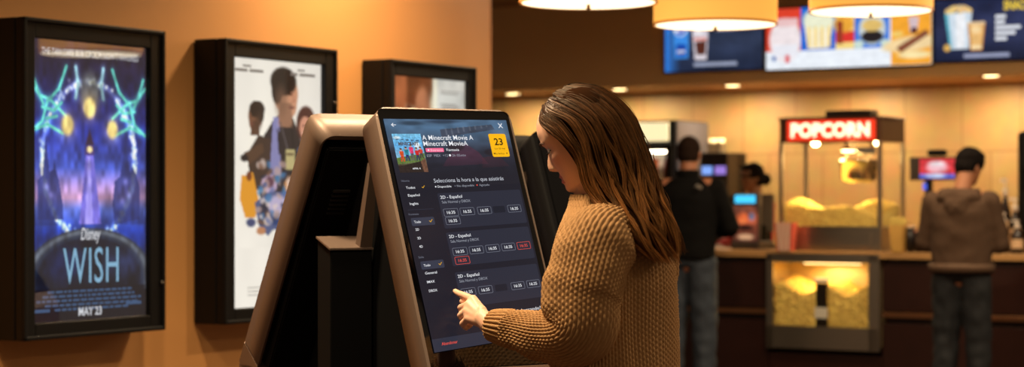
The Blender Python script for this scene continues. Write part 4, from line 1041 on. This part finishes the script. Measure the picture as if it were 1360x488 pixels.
# ---- the woman at the screen
ZW = 4.8
wo = thing('person', 'woman in a brown knitted sweater with long hair touching the screen', 'person', (W(817, 265, ZW).x, ZW, 0))
org = wo.location.copy()
def L_(p): return p-org                        # into the figure's frame
Fd = Vector((-.8, .6, 0)); Lf = Vector((-.6, -.8, 0)); UP = Vector((0, 0, 1))
HC = W(771, 183, ZW); hX, hY, hZ = frame3((-.955, .296), math.radians(24)); HMt = Mat(L_(HC), hX, hY, hZ)
tc_ = L_(W(817, 265, ZW)); tc_.z = 0
def scr(x, y, d=0.):
    """the point of the glass seen at a pixel, d metres in front of it"""
    q = Vector(((x-CX)/F, 1, (CY-y)/F)); o = Vector((0, 0, CH)); t = (KC-o).dot(n_)/q.dot(n_); return o+q*t+n_*d
tip = scr(603, 388.5, .0065)
wz = tip.y
HP = lambda x, y, dz: L_(W(x, y, wz+dz))
wr = HP(650, 432, -.125); el = L_(W(768, 447, 4.63)); sh = L_(W(797, 318, 4.67))
mcps = [HP(628, 398, -.060), HP(622.5, 405, -.068), HP(620, 414, -.076), HP(622, 423.5, -.086)]
fingers = [[HP(615, 392.5, -.028), HP(608.5, 390, -.012), L_(tip)],
           [HP(612, 409, -.048), HP(615.5, 417, -.034), HP(622, 415, -.040)],
           [HP(611.5, 419.5, -.054), HP(615.5, 427, -.044), HP(622, 424, -.050)],
           [HP(614.5, 430.5, -.066), HP(619, 435.5, -.057), HP(625, 432, -.062)]]
thumb = [HP(640, 414, -.098), HP(632, 404, -.055), HP(621, 402, -.034), HP(614, 401, -.026)]
m = MB(); head(m, HMt, ears=True)
nb = L_(W(803, 288, ZW)); nt = L_(W(781, 222, ZW+.005))
m.cap(nb, nt, .056, .050); m.cap(nt, L_(W(768, 236, ZW+.003)), .045, .03)
for z, hw, hd in ((1.33, .13, .07), (1.22, .135, .085), (1.1, .12, .08), (.98, .13, .085), (.9, .15, .10)):
    m.ball(tc_+UP*z, 1, (.09, .09, .09)); m.ball(tc_+UP*z, 1, (hw, hd, .1), Matrix((Lf, Fd, UP)).transposed())
m.cap(nb, tc_+UP*1.3, .055, .09)
m.cap(sh, el, .048, .038); m.cap(el, wr, .038, .0235); m.cap(wr, wr.lerp(mcps[1], .3), .0235, .022)
hand_caps(m, wr.lerp(mcps[1], .12), mcps, fingers, thumb)
# the other arm hangs bent in front of the body
shR = tc_-Lf*.14+UP*1.31; elR = shR-UP*.26-Lf*.02+Fd*.0; wrR = elR-UP*.21+Fd*.09+Lf*.0
m.cap(tc_+UP*1.31, shR, .06, .048); m.cap(shR, elR, .046, .037); m.cap(elR, wrR, .037, .023)
dR = (wrR-elR).normalized(); sd = Lf; mc = [wrR+dR*.085+sd*(.028-.018*i)*1.0 for i in range(4)]
fg = [[k+dR*.035-UP*.012, k+dR*.052-UP*.028, k+dR*.056-UP*.046] for k in mc]
hand_caps(m, wrR, mc, fg, [wrR+dR*.03+sd*.03, wrR+dR*.06+sd*.045-UP*.01, wrR+dR*.085+sd*.045-UP*.02, wrR+dR*.105+sd*.04-UP*.028])
feet = []
for sg in (-1, 1):
    hp = tc_+Lf*sg*.085+UP*.88; kn = hp-UP*.42+Fd*.015; an = tc_+Lf*sg*.10+UP*.09-Fd*.01
    m.cap(hp, kn, .085, .052); m.cap(kn, an, .050, .036); m.cap(an, an+Fd*.13-UP*.05, .034, .025); feet.append((hp, kn, an))
me = remesh(m, .0028, 3, 'body'); me.name = 'body'
HMi = HMt.inverted()
def wskin(p):
    q = HMi @ p; b = (240, 188, 156)
    if abs(q.x) < .13 and abs(q.z) < .13 and abs(q.y) < .1:
        if q.x > .062 and abs(q.y) < .026 and -.086 < q.z < -.061: return (196, 112, 100)
        if q.x > .02:
            k = math.exp(-((abs(q.y)-.045)/.02)**2-((q.z+.03)/.02)**2)*.35; return tuple(b[i]*(1-k)+(224, 140, 116)[i]*k for i in range(3))
    return b
colour_attr(me, wskin)
sk = attr_mat('skin_fair', emis=False, rough=.48); bs = sk.node_tree.nodes['Principled BSDF']; bs.inputs['Subsurface Weight'].default_value = .15; bs.inputs['Subsurface Radius'].default_value = (.6, .25, .12); bs.inputs['Subsurface Scale'].default_value = .008
me.materials.append(sk); link('body', me, wo)
# eye details
HL = lambda x, y, z: HMt @ Vector((x, y, z))
for sg in (1, -1):
    MB().ball(HL(.0672, sg*.031, -.002), .0118).build('eye', mat('eye_white', (220, 214, 208), .15), wo, smooth=True)
    m = MB()
    for k in range(12):
        t = k/11.; y = sg*(.019+.025*t); x = .0795-.010*t; m.tube([HL(x-.001, y, -.002), HL(x+.006, y+sg*.002*t, -.0075), HL(x+.0105, y+sg*.004*t, -.007)], [.0007, .0006, .0003], 4)
    m.tube([HL(.0785, sg*.018, -.001), HL(.0795, sg*.027, .0), HL(.076, sg*.036, -.001), HL(.068, sg*.045, -.004)], .0011, 6); m.build('eyelashes', mat('lash', (26, 16, 12), .5), wo)
    m = MB(); m.tube([HL(.092, sg*.012, .017), HL(.0915, sg*.025, .0225), HL(.086, sg*.038, .0225), HL(.076, sg*.049, .016)], [.0018, .0028, .0024, .0008], 6); m.build('eyebrow', mat('brow', (70, 44, 28), .7), wo)

# knitted sweater
def knit(u, v, A=.0052, rib=False):
    """u in stitch columns, v in metres along the column"""
    c = abs(math.sin(PI*u))**.75
    if rib: return A*1.1*abs(math.sin(PI*u*.5))**.6
    k = int(math.floor(u)) % 2
    return A*c*(.30+.70*abs(math.sin(PI*(v/.0125+.5*k)))**.8)
m = MB()
RG = [(1.412, .060, .062, .030, .022), (1.400, .072, .070, .026, .018), (1.380, .098, .078, .018, .012), (1.360, .130, .086, .010, .008), (1.340, .156, .094, .004, .002), (1.315, .173, .103, 0, 0), (1.28, .182, .112, 0, 0), (1.2, .186, .118, 0, 0), (1.08, .180, .120, 0, 0), (.98, .180, .124, 0, 0), (.9, .184, .128, 0, 0), (.83, .182, .128, 0, 0), (.80, .170, .118, 0, 0)]
RG = RG[::-1]
ncol = 104; npt = ncol*5; nrow = 260
zs = np.linspace(.80, 1.412, nrow); rings = []
for z in zs:
    hw, hd, of, ol = [float(np.interp(z, [r[0] for r in RG], [r[k] for r in RG])) for k in (1, 2, 3, 4)]
    ring = []
    for j in range(npt):
        a = 2*PI*j/npt; ca, sa = math.cos(a), math.sin(a); d = Lf*(math.copysign(abs(ca)**.9, ca)*hw)+Fd*(math.copysign(abs(sa)**.9, sa)*hd)
        c0 = tc_+Fd*of+Lf*ol; n = (Lf*ca*hd+Fd*sa*hw).normalized()
        u = j/5.; kn = knit(u, z, rib=(z < .86 or z > 1.398)); fold = .007*noise.noise(Vector((a*1.4, z*5, 3)))+.005*noise.noise(Vector((a*4, z*2.5, 7)))
        ring.append(c0+d+UP*z+n*(kn+fold*(1 if z < 1.36 else .3)))
    rings.append(ring)
# close inwards at hem and neck
def shrink(r, k, dz): c0 = sum(r, Vector())/len(r); return [c0+(p-c0)*k+UP*dz for p in r]
rings = [shrink(rings[0], .93, .01)]+rings+[shrink(rings[-1], .90, -.012)]
m.rings(rings, closed=True)
def crom(P, t):
    n = len(P)-1; x = min(max(t*n, 0), n-1e-6); i = int(x); f = x-i
    a = P[max(i-1, 0)]; b = P[i]; c = P[i+1]; d = P[min(i+2, n)]
    return b*1.0+(c-a)*.5*f+(a*2-b*5+c*4-d)*.5*f*f+(b*3-a-c*3+d)*.5*f*f*f
def sleeve(m, P, R, ncol, seed, cuff=.055):
    L = 0; N = 260; pts = [crom(P, i/(N-1)) for i in range(N)]
    Ls = [0]
    for a, b in zip(pts, pts[1:]): Ls.append(Ls[-1]+(b-a).length)
    tot = Ls[-1]; npt = ncol*5; rings = []; x = None
    for i, p in enumerate(pts):
        d = (pts[min(i+1, N-1)]-pts[max(i-1, 0)]).normalized()
        if x is None: x = d.cross(Vector((0, 1, 0))).normalized()
        x = (x-d*x.dot(d)).normalized(); y = d.cross(x)
        tt = i/(N-1)*(len(R)-1); k = int(min(tt, len(R)-2)); r = R[k]*(1-(tt-k))+R[k+1]*(tt-k)
        s = Ls[i]; ring = []
        for j in range(npt):
            a = 2*PI*j/npt; rib = s > tot-cuff
            fold = .008*noise.noise(Vector((math.cos(a)*1.2+seed, math.sin(a)*1.2, s*9)))+.006*noise.noise(Vector((math.cos(a)*.6+seed, math.sin(a)*.6, s*26)))
            if rib: fold *= .3
            ring.append(p+(x*math.cos(a)+y*math.sin(a))*(r+knit(j/5., s, rib=rib)+fold))
        rings.append(ring)
    c0 = pts[-1]; rings.append([c0+(q-c0)*.8 for q in rings[-1]]); rings.append([c0-(pts[-1]-pts[-5])*2+(q-c0)*.75 for q in rings[-2]])
    m.rings(rings, closed=True)
midA = sh.lerp(el, .55)+L_(org)+Vector((-.012, -.01, 0))
cuff_ = wr.lerp(el, .02)
P = [sh+Vector((.035, .05, .02)), sh+Vector((-.006, -.002, -.01)), midA, el+Vector((.0, -.004, .012)), el.lerp(wr, .30)+Vector((0, 0, -.008)), el.lerp(wr, .65)+Vector((0, 0, -.003)), cuff_]
sleeve(m, P, [.060, .086, .088, .073, .060, .048, .031], 50, 1.)
sleeve(m, [shR+Lf*.04, shR-UP*.02, shR.lerp(elR, .6), elR, elR.lerp(wrR, .5), wrR], [.05, .066, .064, .058, .05, .036], 40, 5.)
knit_m = mat('sweater_wool', (178, 136, 90), .9, noise_amt=.16, nscale=9, bump=.35, bscale=420, spec=.2)
m.build('sweater', knit_m, wo)
# jeans and shoes
m = MB()
m.ball(tc_+UP*.86, 1, (.165, .115, .12), Matrix((Lf, Fd, UP)).transposed())
for hp, kn, an in feet: m.cap(hp, kn, .098, .066); m.cap(kn, an+UP*.0, .064, .058)
me = remesh(m, .008, 6, 'trousers'); crumple(me, .008, 14); me.materials.append(mat('denim_dark', (38, 44, 60), .8, noise_amt=.2, nscale=60)); link('trousers', me, wo)
for hp, kn, an in feet:
    m = MB(); m.cap(an-UP*.035-Fd*.02, an+Fd*.15-UP*.052, .048, .036); m.ball(an+UP*.0, .052); me = remesh(m, .006, 4, 'shoe')
    for v in me.vertices: v.co.z = max(v.co.z, .0)
    me.materials.append(mat('shoe_leather', (40, 30, 26), .5)); link('shoe', me, wo)

# hair: guides given for the side towards us, mirrored loosely on the far side
def hp_(x, y, dz): return L_(W(x, y, ZW+dz))
G = {
 0.00: [(719, 151, -.010), (719, 164, -.048), (730, 177, -.078), (749, 198, -.092), (764, 222, -.092), (779, 258, -.098), (812, 296, -.150), (868, 346, -.158)],
 0.12: [(722, 143, -.003), (728, 152, -.060), (748, 163, -.085), (766, 190, -.098), (780, 225, -.100), (795, 262, -.110), (830, 302, -.158), (874, 349, -.155)],
 0.28: [(729, 134, -.002), (746, 142, -.062), (775, 160, -.092), (793, 192, -.102), (805, 225, -.104), (819, 260, -.120), (848, 303, -.155), (881, 352, -.148)],
 0.50: [(738, 124, 0), (768, 131, -.055), (800, 156, -.088), (818, 192, -.096), (830, 226, -.100), (842, 260, -.115), (865, 302, -.142), (889, 353, -.140)],
 0.75: [(751, 116, 0), (788, 124, -.040), (823, 152, -.062), (842, 190, -.072), (854, 226, -.080), (866, 260, -.095), (884, 301, -.115), (899, 350, -.115)],
 1.00: [(768, 111.5, 0), (801, 119, -.005), (836, 148, -.010), (857, 190, -.020), (868, 226, -.034), (880, 260, -.055), (895, 300, -.080), (906, 338, -.085)],
 1.50: [(752, 114, .004), (785, 124, .060), (820, 152, .088), (842, 190, .092), (852, 226, .080), (864, 260, .055), (880, 300, .010), (896, 340, -.030)],
 2.00: [(721, 147, .006), (724, 160, .055), (740, 175, .084), (760, 200, .096), (778, 230, .090), (795, 262, .085), (830, 296, .060), (872, 330, .020)],
}
GS = sorted(G); GP = {s: [hp_(*p) for p in G[s]] for s in GS}
def guide(s, t):
    i = max(k for k in range(len(GS)-1) if GS[k] <= s+1e-9); f = (s-GS[i])/(GS[i+1]-GS[i]); f = min(f, 1)
    f = f
    return crom(GP[GS[i]], t)*(1-f)+crom(GP[GS[i+1]], t)*f
core = L_(W(785, 185, ZW))
def inward(p, t, d):
    # towards the middle of the head, or into the back of the sweater lower down
    c_ = core.lerp(L_(W(850, 330, ZW)), max(0, t*1.15-.15)); v = (c_-p); v.normalize(); return p+v*d
m = MB(); NS, NT = 48, 40
gr = [[inward(guide(2.0*i/NS, t/NT*.965), t/NT, .012) for t in range(NT+1)] for i in range(NS+1)]
g2 = [[inward(guide(2.0*i/NS, t/NT*.965), t/NT, .030) for t in range(NT+1)] for i in range(NS+1)]
va = [[m.bm.verts.new(p) for p in r] for r in gr]; vb = [[m.bm.verts.new(p) for p in r] for r in g2]
for i in range(NS):
    for j in range(NT):
        m.bm.faces.new([va[i][j], va[i+1][j], va[i+1][j+1], va[i][j+1]]); m.bm.faces.new([vb[i][j+1], vb[i+1][j+1], vb[i+1][j], vb[i][j]])
for i in range(NS): m.bm.faces.new([va[i+1][NT], vb[i+1][NT], vb[i][NT], va[i][NT]])
rnd = random.Random(11)
m.ball(HMt @ Vector((-.013, 0, .034)), 1, (.094, .0775, .084), HMt.to_3x3().normalized(), sub=3)
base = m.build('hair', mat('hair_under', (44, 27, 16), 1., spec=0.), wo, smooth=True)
# strands
V = []; Fc = []; Cc = []
NSTR = 8000; NP = 26
lockseed = [rnd.random()*50 for _ in range(60)]
for q in range(NSTR):
    s = rnd.random(); s = s*2.0 if rnd.random() < .22 else (s*.30 if rnd.random() < .22 else s*1.08)
    dep = (rnd.random()**1.5)*.016-.003; tend = rnd.uniform(.80, 1.0); t0 = 0 if rnd.random() < .8 else rnd.uniform(0, .3)
    lock = int(s*22); ls = lockseed[lock]; wob = rnd.uniform(.3, 1.)
    tone = .6+.7*rnd.random()+.35*math.sin(lock*2.3)*.5; fly = rnd.random() < .03; ph = rnd.random()*6
    lc = (lock+.5)/22.
    pl = []
    for k in range(NP):
        t = t0+(tend-t0)*k/(NP-1)
        ss = s*(1-.16*t)+lc*.16*t; ss = min(max(ss+.03*math.sin(t*9+ls)*t, 0), 2)
        p = guide(ss, t); p = inward(p, t, dep)
        amp = .003+.016*max(0, t-.38)
        p = p+Vector((noise.noise(Vector((ls, t*5, 0)))*amp*2.2+math.sin(t*22+ls+ph*.15)*amp*.35, noise.noise(Vector((ls+9, t*5, 3)))*amp*1.6, noise.noise(Vector((ph, t*4, 1)))*amp*wob))
        if fly: p = inward(p, t, -.006*math.sin(PI*min(1, k/NP*1.2))*wob*1.5)
        pl.append(p)
    w0 = rnd.uniform(.0004, .0007)
    b0 = len(V)
    for k, p in enumerate(pl):
        d = (pl[min(k+1, NP-1)]-pl[max(k-1, 0)]).normalized(); x = d.cross(Vector((.2, -1, .1))).normalized(); y = d.cross(x); w = w0*(1 if k < NP*.75 else max(.15, (NP-k)/(NP*.25)))
        for a in (0, 2.094, 4.189): V.append(p+(x*math.cos(a)+y*math.sin(a))*w)
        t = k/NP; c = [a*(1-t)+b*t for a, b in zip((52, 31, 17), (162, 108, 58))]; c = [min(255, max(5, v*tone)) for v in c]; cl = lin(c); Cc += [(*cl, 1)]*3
    for k in range(NP-1):
        for a in range(3): i0 = b0+k*3+a; i1 = b0+k*3+(a+1) % 3; Fc.append((i0, i1, i1+3, i0+3))
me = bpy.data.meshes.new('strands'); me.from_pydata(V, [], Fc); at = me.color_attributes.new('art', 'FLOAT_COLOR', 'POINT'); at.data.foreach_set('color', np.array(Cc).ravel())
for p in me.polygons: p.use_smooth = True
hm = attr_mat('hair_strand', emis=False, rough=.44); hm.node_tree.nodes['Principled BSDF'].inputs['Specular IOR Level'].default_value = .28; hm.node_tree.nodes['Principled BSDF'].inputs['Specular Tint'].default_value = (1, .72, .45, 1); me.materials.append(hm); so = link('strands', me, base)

# ---- background figures
def figure(label, loc, face, H, skin, parts, arms, headturn=(0, 0), headoff=(0, 0), hair='short', hair_rgb=(24, 18, 16)):
    """local frame: facing +y, feet at the origin"""
    rz = math.atan2(-face[0], face[1]); R = thing('person', label, 'person', loc, rz); s = H/1.75
    V3 = lambda x, y, z: Vector((x*s, y*s, z*s))
    yaw, pit = headturn; f = (math.sin(-yaw)*1., math.cos(yaw)); X, Y, Z = frame3((-math.sin(yaw), math.cos(yaw)), pit); hm_ = Mat(V3(headoff[0], .025+headoff[1], 1.625), X, Y, Z)
    m = MB(); head(m, hm_, s=s*1.0)
    m.cap(V3(0, -.01, 1.44), V3(headoff[0]*.7, headoff[1]*.7, 1.58), .062*s, .056*s)
    tor = [(.90, .165, .11), (1.0, .155, .105), (1.1, .155, .105), (1.2, .17, .115), (1.3, .18, .115), (1.38, .17, .10)]
    for z, a, b in tor: m.ball(V3(0, 0, z), 1, (a*s*.9, b*s*.9, .09*s))
    m.cap(V3(-.15, -.01, 1.40), V3(.15, -.01, 1.40), .06*s, .06*s)
    aj = []
    for sg, (e, w) in zip((-1, 1), arms):
        S = V3(sg*.185, -.01, 1.39); E = V3(*e); Wr = V3(*w); aj.append((S, E, Wr)); m.cap(S, E, .05*s, .04*s); m.cap(E, Wr, .04*s, .027*s)
        d = (Wr-E).normalized(); side = d.cross(Vector((0, 0, 1))).normalized()*-sg; dn = Vector((0, 0, -1))
        mc = [Wr+d*.085*s+side*(.028-.019*i)*s for i in range(4)]; L4 = (.9, 1., .95, .75)
        fg = [[k+d*.034*l*s+dn*.012*s, k+d*.05*l*s+dn*.03*s, k+d*.05*l*s+dn*.05*s] for k, l in zip(mc, L4)]
        hand_caps(m, Wr, mc, fg, [Wr+d*.03*s+side*.03*s, Wr+d*.06*s+side*.048*s+dn*.01*s, Wr+d*.085*s+side*.05*s+dn*.02*s, Wr+d*.10*s+side*.045*s+dn*.03*s])
    legs = []
    for sg in (-1, 1):
        hp = V3(sg*.09, 0, .90); kn = V3(sg*.105, .02, .49); an = V3(sg*.115, -.01, .09); legs.append((hp, kn, an)); m.cap(hp, kn, .085*s, .055*s); m.cap(kn, an, .052*s, .038*s); m.cap(an, an+V3(0, .13, -.05), .036*s, .026*s)
    me = remesh(m, .006, 2, 'body'); me.materials.append(mat('skin_%d' % skin[0], skin, .5, sss=.08)); link('body', me, R)
    # top garment
    p = parts; m = MB(); hem = p['hem']/s; e_ = p['loose']
    rr = []
    for z, a_, b_ in [(hem, .15+e_, .105+e_), (1.05, .152+e_, .105+e_), (1.15, .158+e_, .11+e_), (1.25, .168+e_, .115+e_), (1.33, .178+e_*.8, .115+e_), (1.38, .185+e_*.3, .10+e_), (1.42, .17, .085+e_*.6), (1.45, .125, .08+e_*.4), (1.47, .08, .075), (1.485, .065, .065)]:
        rr.append([V3(math.copysign(abs(math.cos(t))**.85, math.cos(t))*a_, math.sin(t)*b_-.005, z) for t in [2*PI*i/40 for i in range(40)]])
    m.rings(rr); m.cap(V3(-.165, -.01, 1.372), V3(.165, -.01, 1.372), .062*s, .062*s)
    for (S, E, Wr) in aj:
        m.cap(S, E, (.056+e_*.45)*s, (.050+e_*.5)*s)
        if p.get('short'): pass
        else: m.cap(E, E.lerp(Wr, .93), (.055+e_*.45)*s, .042*s)
    me = remesh(m, .010, 5, p['name']); crumple(me, .008, 6, H, .005, 14)
    me.materials.append(p['mat']); g = link(p['name'], me, R)
    if 'hem_rgb' in p:
        m = MB(); k = [np.interp(hem, [t[0] for t in tor], [t[j] for t in tor]) for j in (1, 2)]
        rr = []
        for z, q in ((-.02, 0.01), (-.02, .014), (.03, .018), (.035, .01)): rr.append([V3((k[0]+e_+q-.004)*math.cos(a), (k[1]+e_+q-.004)*math.sin(a), hem+z-.01) for a in [2*PI*i/48 for i in range(48)]])
        m.rings(rr); m.build('hem_band', mat('hem_band', p['hem_rgb'], .8), g)
    m = MB(); m.ball(V3(0, 0, .93), 1, (.175*s, .125*s, .10*s))
    for hp, kn, an in legs: m.cap(hp, kn, .106*s, .090*s); m.cap(kn, an, .088*s, .074*s)
    me = remesh(m, .010, 5, 'jeans'); crumple(me, .012, 13, 4.); me.materials.append(p['jeans']); link('jeans', me, R)
    for hp, kn, an in legs:
        m = MB(); m.cap(an+V3(0, -.02, -.04), an+V3(0, .15, -.052), .05*s, .037*s); m.ball(an, .05*s); me = remesh(m, .008, 3, 'shoe')
        for v in me.vertices: v.co.z = max(v.co.z, 0)
        me.materials.append(mat('shoe_leather', (40, 30, 26))); link('shoe', me, R)
    # hair
    m = MB(); hl = lambda x, y, z: hm_ @ Vector((x*s, y*s, z*s)); R3 = hm_.to_3x3().normalized()
    if hair == 'buzz':
        m.ball(hl(-.004, 0, .030), 1, (.098*s, .0795*s, .090*s), R3, sub=3); m.ball(hl(-.028, 0, -.01), 1, (.075*s, .076*s, .07*s), R3, sub=3)
    elif hair == 'short':
        m.ball(hl(-.002, 0, .04), 1, (.106*s, .088*s, .093*s), R3, sub=3); m.ball(hl(-.035, 0, -.005), 1, (.074*s, .080*s, .075*s), R3, sub=3); m.ball(hl(.055, .0, .085), 1, (.05*s, .06*s, .035*s), R3)
    else:
        m.ball(hl(-.012, 0, .028), 1, (.102*s, .085*s, .095*s), R3, sub=3); m.ball(hl(-.03, 0, -.02), 1, (.08*s, .08*s, .075*s), R3, sub=3); m.ball(hl(-.125, 0, -.02), .052*s, rot=R3, sub=3); m.ball(hl(.05, 0, .07), 1, (.045*s, .065*s, .035*s), R3)
    me = remesh(m, .005, 1, 'hair'); crumple(me, .004 if hair != 'buzz' else .001, 60, 2., .003 if hair == 'short' else 0, 25); me.materials.append(mat('hair_%s' % hair, hair_rgb, .9, noise_amt=.2, nscale=80, spec=.08)); link('hair', me, R)
    # face features
    for sg in (1, -1):
        MB().ball(hm_ @ Vector((.0672*s, sg*.031*s, -.002*s)), .0118*s).build('eye', mat('eye_dark', (60, 44, 40), .2), R, smooth=True)
        MB().tube([hl(.093, sg*.014, .019), hl(.091, sg*.028, .024), hl(.079, sg*.047, .018)], .003*s, 6).build('eyebrow', mat('lash', (26, 16, 12)), R)
    return R, s, V3

denim = mat('denim_faded', (52, 60, 72), .8, noise_amt=.35, nscale=9)
denim2 = mat('denim_navy', (24, 27, 32), .8, noise_amt=.25, nscale=9)
p1 = W(914, 265, 14.4); p1.z = 0
R1, s1, V1 = figure('man in a black jacket and faded jeans at the counter', p1, (.30, .95), 1.86, (176, 116, 86), dict(name='jacket', hem=.98, loose=.035, mat=mat('black_fleece', (13, 12, 12), .9, noise_amt=.15, nscale=30, spec=.15), jeans=denim), [((-.27, .05, 1.13), (-.12, .29, 1.10)), ((.27, .05, 1.13), (.12, .29, 1.10))], hair='buzz', hair_rgb=(40, 28, 22))
# collar and chest mark on the back
m = MB(); rr = [[V1(a_*math.cos(t), a_*.95*math.sin(t)-.01, z) for t in [2*PI*i/32 for i in range(32)]] for a_, z in ((.078, 1.44), (.078, 1.51), (.07, 1.515), (.066, 1.45))]; m.rings(rr); m.build('collar', mat('black_fleece', (26, 24, 24)), R1)
m = MB()
for k in range(3): m.tube([V1(.085+.012*k, -.168, 1.395), V1(.09+.012*k, -.164, 1.41-.003*k), V1(.10+.012*k, -.158, 1.413-.006*k)], .004, 6)
m.box(V1(.115, -.160, 1.395), (.03, .006, .02), .003); m.build('logo', mat('logo_grey', (150, 140, 130), .6), R1)

p3 = W(1277, 265, 13.25); p3.z = 0
R3_, s3, V3_ = figure('man in a brown hooded top and dark jeans at the counter', p3, (.42, .9), 1.74, (168, 112, 80), dict(name='hooded_top', hem=.955, loose=.045, mat=mat('hoodie_brown', (84, 64, 50), .9, noise_amt=.15, nscale=20, spec=.2), jeans=denim2, hem_rgb=(98, 74, 56)), [((-.235, .04, 1.12), (-.12, .27, 1.08)), ((.235, .04, 1.12), (.12, .27, 1.10))], headoff=(.035, .05), headturn=(-.55, .25), hair='short', hair_rgb=(22, 18, 17))
m = MB(); m.ball(V3_(0, -.09, 1.42), 1, (.15*s3, .075*s3, .06*s3)); m.ball(V3_(0, -.125, 1.36), 1, (.10*s3, .055*s3, .09*s3)); m.cap(V3_(-.11, -.06, 1.45), V3_(-.06, .08, 1.45), .035, .028); m.cap(V3_(.11, -.06, 1.45), V3_(.06, .08, 1.45), .035, .028)
me = remesh(m, .008, 3, 'hood'); crumple(me, .012, 16, 1.); me.materials.append(mat('hoodie_brown', (104, 82, 66))); link('hood', me, R3_)
# phone at his ear side / in the hand
pc = bloc(1002, .98, 0)
R2, s2, V2_ = figure('cashier in a dark red shirt with hair tied in a bun', pc, (-.92, -.40), 1.70, (122, 78, 54), dict(name='shirt', hem=.9, loose=.03, mat=mat('shirt_red', (170, 40, 34), .8, noise_amt=.12, nscale=20), jeans=mat('trousers_black', (20, 18, 18), .8)), [((-.25, .06, 1.10), (-.10, .27, 1.06)), ((.25, .06, 1.10), (.10, .27, 1.06))], hair='bun', hair_rgb=(20, 14, 13))

# ------------------------------------------------------------------ light
def area(name, loc, size, power, rgb, rot=(0, 0, 0), spread=None):
    l = bpy.data.lights.new(name, 'AREA'); l.energy = power; l.size = size; l.color = lin(rgb); l.shape = 'DISK'
    if spread: l.spread = spread
    o = bpy.data.objects.new(name, l); col.objects.link(o); o.location = loc; o.rotation_euler = rot; return o
WARM = (255, 226, 184)
ZCL = ZC
for i, (x, y, e) in enumerate(((-.8, 5.0, 50), (-.5, 4.2, 18), (2.9, 5.8, 70), (-.2, 6.3, 42), (1.6, 7.2, 50), (-.3, 8.6, 36), (2.9, 3.0, 20), (1.2, 11.2, 45), (3.4, 10.6, 45), (2.4, 13.0, 30), (4.6, 12.0, 30))):
    area('unseen_ceiling_light', (x, y, ZCL-.02), .25, e*(1.25 if y > 10 else 1), WARM, spread=3.05 if y > 10 else 2.4)  # unseen overhead lamps without fixtures, some added to brighten face, soffit and people
for px in (681, 823, 973, 1130, 1316):
    p = bloc(px, 2.05, ZS-.02); area('soffit_spot', p, .12, 16, (255, 226, 180))
pm = bw(m0+.4, mo+.25, zc1+zh0-.06); area('machine_light', pm, .3, 22, (255, 214, 140))
area('warmer_light', bw(tb0+.4, .17, zc1-.13), .3, 3, (255, 214, 140))
w_ = bpy.data.worlds.new('World'); sc.world = w_; w_.use_nodes = True; w_.node_tree.nodes['Background'].inputs[0].default_value = (*lin((255, 220, 180)), 1); w_.node_tree.nodes['Background'].inputs[1].default_value = .15

# ------------------------------------------------------------------ camera
cam = bpy.data.cameras.new('camera'); co = bpy.data.objects.new('camera', cam); col.objects.link(co); sc.camera = co
co.location = (0, 0, CH); co.rotation_euler = (PI/2, 0, 0)
cam.sensor_fit = 'HORIZONTAL'; cam.sensor_width = 36; cam.lens = F/1360*36; cam.shift_x = 0; cam.shift_y = (CY-244)/1360
cam.clip_end = 100; cam.dof.use_dof = True; cam.dof.focus_distance = 4.85; cam.dof.aperture_fstop = 3.6
vs = sc.view_settings; vs.view_transform = 'Standard'; vs.look = 'None'; vs.exposure = 0; vs.gamma = 1; vs.use_curve_mapping = False
